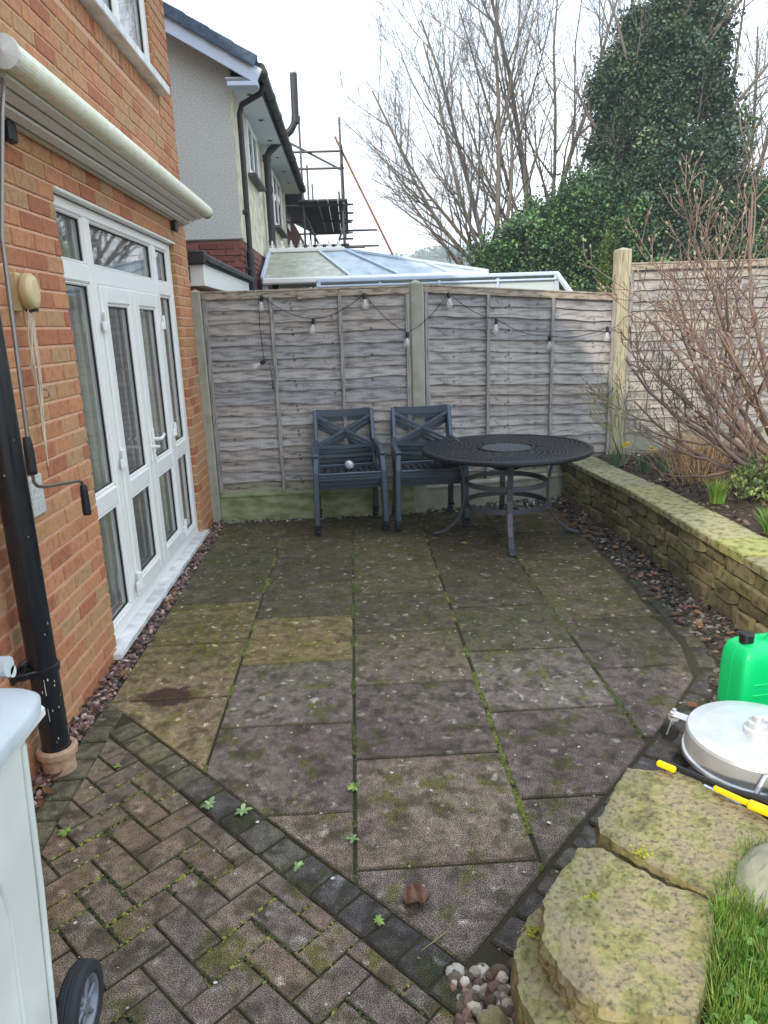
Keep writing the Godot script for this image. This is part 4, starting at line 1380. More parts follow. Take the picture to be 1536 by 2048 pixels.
		m.bx(o + Vector3(X + 0.06, w[2] - 0.03, (w[0] + w[1]) * 0.5), Vector3(0.12, 0.05, w[0] - w[1] + 0.1), 0.006)
		part("sill", m.mesh(), M.lead_grey, f)
	# flat-roofed garage between the houses
	var g := thing("garage", "flat roofed garage with white fascia and grey roof edge behind the fence", "garage", Vector3(-2.6, 0, -8.2))
	o = -g.position
	m = MB.new()
	m.bx(o + Vector3(-2.75, 1.05, -8.22), Vector3(2.7, 2.12, 2.84))
	part("wall", m.mesh(), M.plinth_bricks[2], g)
	m = MB.new()
	m.bx(o + Vector3(-2.70, 2.215, -8.22), Vector3(2.80, 0.19, 2.90), 0.004)
	part("fascia", m.mesh(), M.upvc, g)
	m = MB.new()
	m.bx(o + Vector3(-2.70, 2.345, -8.22), Vector3(2.84, 0.06, 2.92))
	part("roof", m.mesh(), M.lead_grey, g)
	for k in 6:
		m = MB.new()
		m.box(pose(o + Vector3(-1.295, 2.375, -6.99 - k * 0.487), Vector3(0, 0, -0.5)), Vector3(0.15, 0.05, 0.478), 0.006)
		part("roof_edge_tile", m.mesh(), M.lead_grey, g)
	m = MB.new()
	m.bx(o + Vector3(-1.42, 2.36, -6.74), Vector3(0.30, 0.12, 0.05), 0.01)
	m.bx(o + Vector3(-1.50, 2.22, -6.745), Vector3(0.16, 0.14, 0.03), 0.006)
	part("end_trim", m.mesh(), M.dark_gutter, g)
	# conservatory
	var c := thing("conservatory", "neighbour's conservatory with pale glazed hipped roof and finial cresting", "conservatory", Vector3(0.4, 0, -12.2))
	o = -c.position
	m = MB.new()
	for b in [[Vector3(-1.25, 1.25, -11.1), 0.08], [Vector3(0.3, 1.25, -11.1), 0.06], [Vector3(1.9, 1.25, -11.1), 0.08], [Vector3(1.9, 1.25, -13.5), 0.08]]: m.bx(o + b[0], Vector3(b[1], 2.5, b[1]), 0.006)
	m.bx(o + Vector3(0.3, 0.4, -11.1), Vector3(3.2, 0.8, 0.06))
	m.bx(o + Vector3(1.9, 0.4, -12.3), Vector3(0.06, 0.8, 2.4))
	part("frame", m.mesh(), M.fascia, c)
	var R0 := o + Vector3(-1.28, 2.93, -12.3); var R1 := o + Vector3(-0.06, 2.93, -12.3)
	var F0 := o + Vector3(-1.28, 2.44, -11.0); var F1 := o + Vector3(2.05, 2.44, -11.0); var B1 := o + Vector3(2.05, 2.44, -13.6)
	var ctr := o + Vector3(0, 0, -12.3)
	var fr := [0.0, 0.385, 0.60, 0.83, 1.0]
	for k in 4:
		m = MB.new()
		var a0 := F0.lerp(F1, fr[k]); var a1 := F0.lerp(F1, fr[k + 1])
		var t0 := R0.lerp(R1, minf(fr[k] / 0.60, 1.0)); var t1 := R0.lerp(R1, minf(fr[k + 1] / 0.60, 1.0))
		if k >= 2:
			t0 = R1.lerp(F1, (fr[k] - 0.6) / 0.4); t1 = R1.lerp(F1, (fr[k + 1] - 0.6) / 0.4)
		m.tri_out(a0, a1, t1, ctr); m.tri_out(a0, t1, t0, ctr)
		part("roof_panel", m.mesh(), M.roof_sheet_algae if k < 1 else M.roof_sheet, c)
	m = MB.new()
	m.tri_out(F1, B1, R1, ctr)
	m.quad_out(B1, o + Vector3(-1.28, 2.44, -13.6), R0, R1, ctr)
	part("roof_panel", m.mesh(), M.roof_sheet, c)
	for k in 5:
		m = MB.new()
		var a0 := F0.lerp(F1, fr[k])
		var t0 := R0.lerp(R1, minf(fr[k] / 0.60, 1.0))
		if k > 2: t0 = R1.lerp(F1, (fr[k] - 0.6) / 0.4)
		if k < 4: m.bar(a0 + Vector3(0, 0.015, 0), t0 + Vector3(0, 0.015, 0), 0.05, 0.03, 0.005)
		else: m.bar(F1 + Vector3(0, 0.015, 0), R1 + Vector3(0, 0.015, 0), 0.07, 0.04, 0.005)
		part("glazing_bar", m.mesh(), M.fascia, c)
	m = MB.new()
	m.bar(R0 + Vector3(0, 0.02, 0), R1 + Vector3(0, 0.02, 0), 0.12, 0.06, 0.01)
	m.bar(F0 + Vector3(0, -0.04, 0.03), F1 + Vector3(0, -0.04, 0.03), 0.09, 0.09, 0.02)
	part("ridge_and_gutter", m.mesh(), M.upvc, c)
	for k in 8:
		m = MB.new()
		var p := R0.lerp(R1, (k + 0.35) / 8.0) + Vector3(0, 0.05, 0)
		m.bx(p + Vector3(0, 0.012, 0), Vector3(0.10, 0.024, 0.02), 0.003)
		m.tube([p + Vector3(0, 0.01, 0), p + Vector3(0, 0.06, 0), p + Vector3(0, 0.085, 0), p + Vector3(0, 0.135, 0)], [0.012, 0.014, 0.024, 0.002], 6)
		for s in [-1, 1]: m.tube([p + Vector3(0, 0.03, 0), p + Vector3(0.03 * s, 0.055, 0), p + Vector3(0.042 * s, 0.035, 0)], [0.008, 0.01, 0.006], 5)
		part("finial", m.mesh(), M.upvc, c)
	# glazed lean-to in front of it
	var v := thing("glazed_lean_to", "low glazed lean-to with pale blue frame showing above the fence", "greenhouse", Vector3(1.2, 0, -10.3))
	o = -v.position
	var ya := 2.345
	m = MB.new()
	m.bx(o + Vector3(1.22, ya, -10.3), Vector3(3.36, 0.05, 0.07), 0.008)
	m.bx(o + Vector3(1.22, ya - 0.075, -10.27), Vector3(3.36, 0.025, 0.04), 0.004)
	m.bx(o + Vector3(1.22, 1.0, -10.3), Vector3(3.36, 0.05, 0.06), 0.004)
	for x in [-0.43, 2.87]: m.bar(o + Vector3(x + (0.14 if x > 0 else 0.0), 0.0, -10.3), o + Vector3(x, ya, -10.3), 0.06, 0.06, 0.006)
	m.bar(o + Vector3(2.88, ya, -10.3), o + Vector3(3.0, 1.9, -9.6), 0.05, 0.06, 0.006)
	part("frame", m.mesh(), M.fascia, v)
	for k in 4:
		m = MB.new()
		var x0 := -0.40 + k * 0.817
		m.bx(o + Vector3(x0 + 0.408, 1.17, -10.3), Vector3(0.80, 2.2, 0.016))
		part("pane", m.mesh(), M.polycarbonate, v)
		if k > 0:
			m = MB.new()
			m.bx(o + Vector3(x0, 1.15, -10.28), Vector3(0.035, 2.3, 0.05), 0.004)
			part("glazing_bar", m.mesh(), M.fascia, v)
	m = MB.new()
	m.bx(o + Vector3(1.22, 2.33, -10.65), Vector3(3.3, 0.012, 0.62))
	part("roof", m.mesh(), M.polycarbonate, v)
	# house beyond, being re-roofed, with scaffold
	var h := thing("scaffolded_house", "brick house beyond with scaffolding along its eaves", "house", Vector3(-4.5, 0, -22))
	o = -h.position
	m = MB.new()
	m.bx(o + Vector3(-4.6, 2.3, -22.0), Vector3(6.2, 4.6, 8.0))
	part("wall", m.mesh(), M.plinth_bricks[0], h)
	m = MB.new()
	m.bar(o + Vector3(-1.15, 4.9, -22.0), o + Vector3(-4.6, 6.7, -22.0), 8.4, 0.08)
	m.bar(o + Vector3(-8.05, 4.9, -22.0), o + Vector3(-4.65, 6.7, -22.0), 8.4, 0.08)
	part("roof", m.mesh(), M.roof_tile, h)
	m = MB.new()
	m.tube([o + Vector3(-1.1, 4.85, -17.9), o + Vector3(-1.1, 4.85, -26.1)], 0.07, 8)
	part("gutter", m.mesh(), M.dark_gutter, h)
	m = MB.new()
	m.bx(o + Vector3(-1.45, 4.45, -18.6), Vector3(0.06, 0.8, 0.9), 0.0)
	part("window", m.mesh(), M.window_dark, h)
	var s := thing("scaffold", "steel tube scaffold with boarded platform beside the far house", "scaffold", Vector3(-0.6, 0, -20))
	o = -s.position
	var tubes := []
	for z in [-18.0, -20.6, -23.2]:
		for x in [-1.02, -0.10]:
			tubes.append([Vector3(x, 0.0, z), Vector3(x + 0.02, 6.35 if z > -19 else 5.9, z)])
		tubes.append([Vector3(-1.5, 4.50, z), Vector3(0.16, 4.50, z)])
		tubes.append([Vector3(-1.4, 3.55, z), Vector3(0.2 + rf(0, 0.4), 3.55, z)])
	for y in [5.66, 5.30]: tubes.append([Vector3(-1.25, y, -18.05), Vector3(-0.02, y, -18.05)])
	for y in [5.66, 5.30, 4.46, 3.6]: tubes.append([Vector3(-0.06, y, -17.5), Vector3(-0.06, y, -24.0)])
	tubes.append([Vector3(-1.6, 6.05, -18.1), Vector3(-0.1, 5.28, -18.1)])
	tubes.append([Vector3(-1.02, 4.4, -18.1), Vector3(-0.6, 3.4, -18.1)])
	tubes.append([Vector3(-0.1, 4.0, -18.1), Vector3(-0.35, 3.4, -18.1)])
	for k in 7: tubes.append([Vector3(-0.25, 4.4 - k * 0.14, -18.6 - k * 0.5), Vector3(rf(0.08, 0.3) + (0.55 if k in [2, 4] else 0.0), 4.4 - k * 0.14, -18.6 - k * 0.5)])
	for t in tubes:
		m = MB.new()
		m.tube([o + t[0], o + t[1]], 0.026, 7)
		part("tube", m.mesh(), M.scaffold, s)
	m = MB.new()
	m.tube([o + Vector3(-0.2, 6.0, -18.2), o + Vector3(2.5, 0.4, -18.2)], 0.026, 7)
	part("raking_tube", m.mesh(), M.scaffold_orange, s)
	for k in 5:
		m = MB.new()
		m.bx(o + Vector3(-1.0 + k * 0.23, 4.565, -20.8), Vector3(0.222, 0.04, 6.2), 0.004)
		part("board", m.mesh(), M.scaffold_board, s)
	for k in 5:
		m = MB.new()
		m.bx(o + Vector3(-1.0 + k * 0.23, 3.63, -21.0), Vector3(0.222, 0.04, 5.8), 0.004)
		part("board", m.mesh(), M.scaffold_board, s)
	m = MB.new()
	m.bx(o + Vector3(-0.16, 4.66, -20.8), Vector3(0.04, 0.2, 6.0), 0.004)
	part("toe_board", m.mesh(), M.scaffold_board, s)

func grow(m: MB, p: Vector3, d: Vector3, ln: float, r: float, lvl: int, cfg: Dictionary, tips: Array) -> void:
	var segs := 5 if lvl <= 1 else (4 if lvl == 2 else 3)
	var pts := [p]; var rad := [r]
	var q := p; var dir := d
	for k in segs:
		dir = (dir + Vector3(rf(-1, 1), rf(-0.6, 0.6), rf(-1, 1)) * cfg.wander + Vector3.UP * cfg.lift[mini(lvl, cfg.lift.size() - 1)]).normalized()
		q += dir * ln / segs
		pts.append(q)
		rad.append(maxf(r * cfg.get("slim", 1.0) * (1.0 - 0.72 * (k + 1.0) / segs), cfg.thin))
	m.tube(pts, rad, 6 if lvl == 0 else (4 if lvl == 1 else 3), false)
	if lvl >= cfg.levels:
		tips.append([q, dir])
		return
	var n: int = cfg.kids[lvl]
	for k in n:
		var f := lerpf(cfg.start, 0.98, (k + rf(0.0, 0.9)) / n)
		var at := f * segs
		var i0 := mini(int(at), segs - 1)
		var b: Vector3 = pts[i0].lerp(pts[i0 + 1], at - i0)
		var bd: Vector3 = (pts[i0 + 1] - pts[i0]).normalized()
		var side := bd.cross(Vector3(rf(-1, 1), rf(-1, 1), rf(-1, 1))).normalized()
		var nd: Vector3 = (bd * cfg.along + side).normalized()
		grow(m, b, nd, ln * cfg.shrink * rf(0.7, 1.15) * (1.15 - 0.5 * f), maxf(lerpf(rad[i0], rad[i0 + 1], at - i0) * 0.62, cfg.thin), lvl + 1, cfg, tips)

func bare_tree(nm: String, label: String, base: Vector3, stems: Array, trunk_h: float, trunk_r: float, cfg: Dictionary, group := "") -> Node3D:
	var t := thing(nm, label, "tree", base, 0.0, group)
	var m := MB.new()
	m.tube([Vector3(0, -0.3, 0), Vector3(0, trunk_h * 0.5, 0), Vector3(0, trunk_h, 0)], [trunk_r * 1.3, trunk_r, trunk_r * 0.9], 9)
	part("trunk", m.mesh(), M.bark, t)
	m = MB.new()
	var tips := []
	for s in stems:
		grow(m, Vector3(s[3] if s.size() > 3 else 0.0, trunk_h * rf(0.75, 0.98), 0), s[0].normalized(), s[1], s[2], 0, cfg, tips)
	part("crown", m.mesh(), M.twig_far, t)
	return t

# clump of small leaves
func clump_mesh(n: int, spread: float, size: float, sd: int, wide := 0.8) -> ArrayMesh:
	var r := RandomNumberGenerator.new()
	r.seed = sd
	var m := MB.new()
	for k in n:
		var c := Vector3(r.randf_range(-1, 1), r.randf_range(-1, 1), r.randf_range(-1, 1)) * spread
		var b := Basis.from_euler(Vector3(r.randf_range(-1.2, 0.6), r.randf_range(0, TAU), r.randf_range(-0.8, 0.8)))
		var s := size * r.randf_range(0.7, 1.2)
		var p := [Vector3(0, 0, 0.6), Vector3(wide * 0.5, 0.12, 0.05), Vector3(0, 0, -0.5), Vector3(-wide * 0.5, 0.12, 0.05)]
		var w := []
		for q in p: w.append(c + b * (q * s))
		m.tri(w[0], w[1], w[2]); m.tri(w[0], w[2], w[3])
	return m.mesh()

func leaf_cloud(nm: String, blobs: Array, per_m2: float, mesh: Mesh, cols: Array, parent: Node, org: Vector3, sc := 1.0) -> void:
	var f := noise(0.9, 333, 3)
	var xf := []; var cl := []
	for b in blobs:
		var c: Vector3 = b[0]; var r: Vector3 = b[1]
		var n := int(per_m2 * 4.0 * PI * pow((pow(r.x * r.y, 1.6) + pow(r.x * r.z, 1.6) + pow(r.y * r.z, 1.6)) / 3.0, 1.0 / 1.6))
		for k in n:
			var d := Vector3(rng.randfn(), rng.randfn(), rng.randfn()).normalized()
			var lump := 1.0 + 0.55 * f.get_noise_3dv((c + d * r) * 1.1)
			if rng.randf() < 0.12: lump *= rf(1.0, 1.3)
			var p := c + d * r * lump * pow(rng.randf(), 0.22)
			if f.get_noise_3dv(p * 1.7 + Vector3(50, 0, 0)) < -0.20: continue
			xf.append(pose(p - org, Vector3(rf(-0.7, 0.7), rf(0, TAU), rf(-0.7, 0.7)), Vector3.ONE * rf(0.7, 1.3) * sc))
			var col: Color = cols[rng.randi() % cols.size()]
			cl.append((col * rf(0.75, 1.25)).srgb_to_linear())
	scatter(nm, mesh, M.leaf, xf, cl, parent)

func build_trees() -> void:
	var cfg := {"wander": 0.16, "lift": [0.10, 0.12, 0.10, 0.06], "levels": 3, "kids": [12, 8, 5], "start": 0.15, "along": 1.3, "shrink": 0.47, "thin": 0.0038, "slim": 0.8}
	var ta := bare_tree("bare_tree", "bare multi-stemmed tree leaning over the conservatory side", Vector3(3.4, 0, -17.5), [[Vector3(-0.75, 0.75, 0.1), 4.2, 0.07], [Vector3(-0.5, 0.95, -0.1), 5.2, 0.08], [Vector3(-0.85, 0.62, 0.2), 3.6, 0.06], [Vector3(-0.22, 1.0, 0.2), 6.0, 0.09], [Vector3(0.1, 1.0, -0.1), 6.2, 0.09], [Vector3(-0.35, 1.0, 0.3), 5.4, 0.07], [Vector3(0.35, 1.0, 0.1), 5.2, 0.07]], 2.9, 0.2, cfg, "bare winter trees beyond the fence")
	bare_tree("bare_tree", "bare upright tree with several straight stems rising from the ivy", Vector3(4.75, 0, -18.5), [[Vector3(-0.12, 1.0, 0.1), 7.5, 0.10], [Vector3(0.1, 1.0, 0.0), 7.8, 0.10], [Vector3(-0.35, 1.0, 0.2), 6.5, 0.07], [Vector3(0.42, 0.9, 0.1), 5.5, 0.07], [Vector3(0.25, 1.0, -0.2), 7.0, 0.08], [Vector3(-0.55, 0.85, -0.1), 5.0, 0.06]], 3.2, 0.22, cfg, "bare winter trees beyond the fence")
	var cfg2 := cfg.duplicate()
	cfg2.kids = [9, 7, 4]
	bare_tree("bare_tree", "bare twiggy tree behind the ivy covered trunk", Vector3(9.6, 0, -19.0), [[Vector3(-0.3, 1.0, 0.1), 6.5, 0.09], [Vector3(0.1, 1.0, 0.0), 6.5, 0.09], [Vector3(-0.7, 0.7, 0.2), 5.0, 0.07], [Vector3(0.4, 0.9, 0.1), 5.5, 0.07], [Vector3(-0.15, 0.9, 0.5), 5.5, 0.07]], 2.6, 0.2, cfg2, "bare winter trees beyond the fence")
	var ivy := [s255(70, 92, 68), s255(82, 106, 76), s255(58, 80, 64), s255(94, 114, 78), s255(78, 100, 88)]
	var cm := clump_mesh(24, 0.18, 0.066, 5)
	# ivy-clad tree
	var t := thing("ivy_tree", "tall tree smothered in dark ivy with bare limbs above", "tree", Vector3(7.1, 0, -17.2))
	var m := MB.new()
	m.tube([Vector3(0, -0.3, 0), Vector3(-0.1, 3, 0), Vector3(0.05, 6.0, 0)], [0.42, 0.36, 0.28], 10)
	part("trunk", m.mesh(), M.bark, t)
	m = MB.new()
	var tips := []
	for s in [[Vector3(-0.32, 1.0, 0), 5.0, 0.16, 5.6], [Vector3(0.05, 1.0, 0.1), 5.5, 0.17, 5.8], [Vector3(0.35, 1.0, 0), 5.0, 0.15, 5.4], [Vector3(0.9, 0.7, 0.1), 3.6, 0.09, 4.6], [Vector3(-0.9, 0.6, 0.1), 3.2, 0.09, 4.2], [Vector3(-0.7, 0.9, 0.2), 3.6, 0.08, 5.2], [Vector3(1.0, 0.45, 0.2), 3.0, 0.07, 3.8]]:
		grow(m, Vector3(0.02, s[3], 0), s[0].normalized(), s[1], s[2], 0, cfg2, tips)
	part("limbs", m.mesh(), M.twig_far, t)
	var org := t.position
	var sprigs := []
	for k in 14:
		var yy := rf(2.0, 8.6)
		var ww := lerpf(1.45, 0.5, (yy - 2.0) / 6.6)
		sprigs.append([Vector3(7.1 + (ww + rf(-0.1, 0.45)) * (1.0 if k % 2 else -1.0), yy, -17.1 + rf(-0.3, 0.3)), Vector3(rf(0.18, 0.4), rf(0.2, 0.5), 0.3)])
	leaf_cloud("ivy", sprigs + [[Vector3(7.1, 2.4, -17.2), Vector3(1.5, 1.6, 1.2)], [Vector3(6.95, 4.6, -17.1), Vector3(1.25, 1.4, 1.0)], [Vector3(8.1, 4.3, -17.2), Vector3(0.9, 1.1, 0.8)], [Vector3(6.75, 6.1, -17.1), Vector3(0.95, 1.0, 0.8)], [Vector3(7.3, 7.1, -17.1), Vector3(0.85, 1.0, 0.7)], [Vector3(6.45, 7.3, -17.2), Vector3(0.4, 1.0, 0.4)], [Vector3(7.9, 7.6, -17.2), Vector3(0.42, 1.2, 0.4)], [Vector3(7.0, 8.7, -17.2), Vector3(0.3, 1.0, 0.3)], [Vector3(6.1, 5.4, -17.2), Vector3(0.6, 0.5, 0.5)], [Vector3(8.5, 5.4, -17.2), Vector3(0.6, 0.6, 0.5)], [Vector3(5.75, 6.6, -17.1), Vector3(0.35, 0.5, 0.4)], [Vector3(8.7, 3.2, -17.0), Vector3(0.8, 0.7, 0.6)], [Vector3(5.7, 4.2, -17.0), Vector3(0.6, 0.5, 0.5)], [Vector3(8.2, 6.4, -17.2), Vector3(0.35, 0.6, 0.4)]], 92.0, cm, ivy, t, org)
	# ivy bank and hedge
	var h := thing("ivy_bank", "broad bank of dark ivy and holly under the bare trees", "hedge", Vector3(4.8, 0, -16.5))
	m = MB.new()
	tips = []
	for k in 12: grow(m, Vector3(rf(-1.8, 2.2), 0.0, rf(-0.4, 0.4)), Vector3(rf(-0.2, 0.2), 1, rf(-0.2, 0.2)).normalized(), rf(2.6, 3.9), 0.05, 1, cfg2, tips)
	part("stems", m.mesh(), M.bark, h)
	var ivy2 := [s255(70, 100, 62), s255(86, 118, 64), s255(58, 84, 58), s255(100, 128, 72), s255(66, 92, 74)]
	leaf_cloud("foliage", [[Vector3(3.45, 2.2, -16.3), Vector3(0.75, 1.5, 0.7)], [Vector3(4.2, 2.7, -16.4), Vector3(0.85, 1.5, 0.8)], [Vector3(5.0, 3.1, -16.5), Vector3(0.95, 1.4, 0.9)], [Vector3(5.8, 3.2, -16.6), Vector3(0.9, 1.3, 0.9)], [Vector3(4.6, 1.4, -16.2), Vector3(1.6, 1.2, 0.8)], [Vector3(6.2, 1.8, -16.3), Vector3(1.1, 1.3, 0.8)]], 100.0, cm, ivy2, h, h.position)
	var h2 := thing("holly_hedge", "dark evergreen hedge behind the pale fence panels", "hedge", Vector3(9.3, 0, -16.5))
	m = MB.new()
	for k in 5: m.tube([Vector3(rf(-1.5, 1.5), -0.1, 0), Vector3(rf(-1.5, 1.5), 2.4, 0)], [0.06, 0.02], 5)
	part("stems", m.mesh(), M.bark, h2)
	leaf_cloud("foliage", [[Vector3(8.6, 2.0, -16.3), Vector3(1.0, 1.5, 0.8)], [Vector3(9.8, 2.2, -16.5), Vector3(1.2, 1.5, 0.9)], [Vector3(11.0, 2.4, -16.6), Vector3(1.2, 1.6, 0.9)], [Vector3(9.2, 3.7, -16.9), Vector3(0.9, 1.0, 0.8)], [Vector3(10.4, 3.9, -17.0), Vector3(1.1, 1.0, 0.8)]], 100.0, cm, ivy2, h2, h2.position)
	# small conifer just behind the tall post
	var cn := thing("conifer", "small yellow green conifer behind the tall fence post", "tree", Vector3(3.35, 0, -9.6))
	m = MB.new()
	m.tube([Vector3(0, -0.1, 0), Vector3(0, 2.6, 0)], [0.06, 0.01], 6)
	part("trunk", m.mesh(), M.bark, cn)
	var xf := []; var cl := []
	for k in 2600:
		var y := rf(0.3, 2.75)
		var rr := 0.36 * (1.0 - y / 2.95) * sqrt(rng.randf()) + 0.01
		var a := rf(0, TAU)
		xf.append(pose(Vector3(cos(a) * rr, y, sin(a) * rr), Vector3(rf(-0.5, 0.5), a, rf(-0.5, 0.5)), Vector3.ONE * rf(0.3, 0.6)))
		cl.append(([s255(92, 116, 60), s255(116, 128, 62), s255(76, 104, 56)][k % 3] * rf(0.8, 1.2)).srgb_to_linear())
	scatter("crown", clump_mesh(8, 0.1, 0.10, 8, 0.35), M.leaf, xf, cl, cn)
	# wooded hill far off
	m = MB.new()
	var fz := noise(0.02, 88, 4)
	var g := []
	for r in 12:
		for c in 60:
			var x := -120.0 + c * 6.0; var z := -230.0 - r * 12.0
			var hh := 27.0 * exp(-pow((x - 40.0) / 95.0, 2)) * sin(PI * minf(r / 7.0, 1.0) * 0.5) + fz.get_noise_2d(x, z) * 4.0
			g.append(Vector3(x, maxf(hh, -0.1), z))
	m.sheet(g, 60)
	struct("hill", m.mesh(), M.hill)
	xf = []; cl = []
	for k in 1500:
		var x := rf(-100, 200); var r := rf(0, 1)
		var z := -232.0 - r * 90.0
		var hh := 27.0 * exp(-pow((x - 40.0) / 95.0, 2)) * sin(PI * minf(r * 90.0 / 84.0, 1.0) * 0.5) + fz.get_noise_2d(x, z) * 4.0
		if fz.get_noise_2d(x * 1.6 + 300.0, z * 1.6) < -0.05 : continue
		xf.append(pose(Vector3(x, hh - 0.3 + 2.0, z), Vector3(0, rf(0, TAU), 0), Vector3(rf(3, 6), rf(5, 9), rf(3, 6))))
		cl.append(([s255(70, 100, 62), s255(86, 118, 64), s255(58, 84, 58)][k % 3]).srgb_to_linear())
	scatter("distant_wood", clump_mesh(90, 0.5, 0.22, 12), M.leaf, xf, cl, self, "distant hillside wood seen over the conservatory roof", "woodland")

func make_chair() -> Node3D:
	var c := thing("stacking_chair", "", "chair")
	var m: MB
	for s in [-1.0, 1.0]:
		m = MB.new()
		m.bar(Vector3(0.292 * s, 0.02, 0.262), Vector3(0.284 * s, 0.46, 0.248), 0.046, 0.034, 0.007, Vector3.BACK)
		m.bar(Vector3(0.284 * s, 0.45, 0.248), Vector3(0.276 * s, 0.585, 0.222), 0.046, 0.034, 0.007, Vector3.BACK)
		part("leg", m.mesh(), M.chair_metal, c)
		m = MB.new()
		m.bar(Vector3(0.262 * s, 0.02, -0.285), Vector3(0.255 * s, 0.43, -0.215), 0.034, 0.034, 0.006, Vector3.BACK)
		part("leg", m.mesh(), M.chair_metal, c)
		for f in [Vector3(0.292 * s, 0.011, 0.262), Vector3(0.262 * s, 0.011, -0.287)]:
			m = MB.new()
			m.bx(f, Vector3(0.054, 0.022, 0.044), 0.005)
			part("foot_cap", m.mesh(), M.chair_foot, c)
		m = MB.new()
		m.bar(Vector3(0.255 * s, 0.42, -0.215), Vector3(0.255 * s, 0.66, -0.262), 0.036, 0.032, 0.006, Vector3.BACK)
		m.bar(Vector3(0.255 * s, 0.65, -0.260), Vector3(0.252 * s, 0.915, -0.345), 0.036, 0.032, 0.006, Vector3.BACK)
		part("back_post", m.mesh(), M.chair_metal, c)
		m = MB.new()
		var pts := [Vector3(0.280 * s, 0.600, 0.252), Vector3(0.284 * s, 0.612, 0.16), Vector3(0.282 * s, 0.625, 0.0), Vector3(0.268 * s, 0.640, -0.16), Vector3(0.260 * s, 0.645, -0.255)]
		for k in 4: m.bar(pts[k], pts[k + 1] + (pts[k + 1] - pts[k]).normalized() * 0.004, 0.052 - 0.004 * k, 0.026, 0.007)
		part("armrest", m.mesh(), M.chair_metal, c)
		m = MB.new()
		m.bar(Vector3(0.262 * s, 0.425, 0.245), Vector3(0.250 * s, 0.420, -0.215), 0.028, 0.05, 0.005)
		part("side_rail", m.mesh(), M.chair_metal, c)
	# curved rails
	for r in [[0.892, -0.338, 0.060, 0.238, "top_rail"], [0.600, -0.252, 0.030, 0.238, "lower_back_rail"], [0.520, -0.236, 0.026, 0.238, "lower_back_rail"]]:
		m = MB.new()
		for k in 6:
			var a := -1.0 + k / 3.0; var b := -1.0 + (k + 1) / 3.0
			m.bar(Vector3(r[3] * a, r[0] - 0.012 * (1 - a * a), r[1] - 0.035 * (1 - a * a)), Vector3(r[3] * b * 1.002, r[0] - 0.012 * (1 - b * b), r[1] - 0.035 * (1 - b * b)), 0.022, r[2], 0.0)
		part(r[4], m.mesh(), M.chair_metal, c)
	for s in [-1.0, 1.0]:
		m = MB.new()
		m.bar(Vector3(-0.236 * s, 0.858, -0.326), Vector3(0.0, 0.73, -0.318 - 0.004 * s), 0.020, 0.030, 0.004)
		m.bar(Vector3(0.0, 0.73, -0.318 - 0.004 * s), Vector3(0.236 * s, 0.615, -0.256), 0.020, 0.030, 0.004)
		part("cross_bar", m.mesh(), M.chair_metal, c)
	m = MB.new()
	for k in 3: m.bx(Vector3(0, 0.446 - k * 0.024, 0.243 - 0.004 * k), Vector3(0.53, 0.018, 0.03), 0.005)
	m.bx(Vector3(0, 0.42, 0.232), Vector3(0.53, 0.06, 0.016))
	m.bx(Vector3(0, 0.425, -0.205), Vector3(0.50, 0.04, 0.026), 0.004)
	part("seat_frame", m.mesh(), M.chair_metal, c)
	# basket weave seat
	m = MB.new()
	m.bx(Vector3(0, 0.412, 0.015), Vector3(0.50, 0.008, 0.42))
	for a in 9:
		for b in 8:
			var x := -0.224 + a * 0.056; var z := -0.172 + b * 0.053
			if (a + b) % 2: m.bx(Vector3(x, 0.422, z), Vector3(0.050, 0.012, 0.030), 0.004)
			else: m.bx(Vector3(x, 0.422, z), Vector3(0.030, 0.012, 0.048), 0.004)
	part("woven_seat", m.mesh(), M.chair_seat, c)
	return c

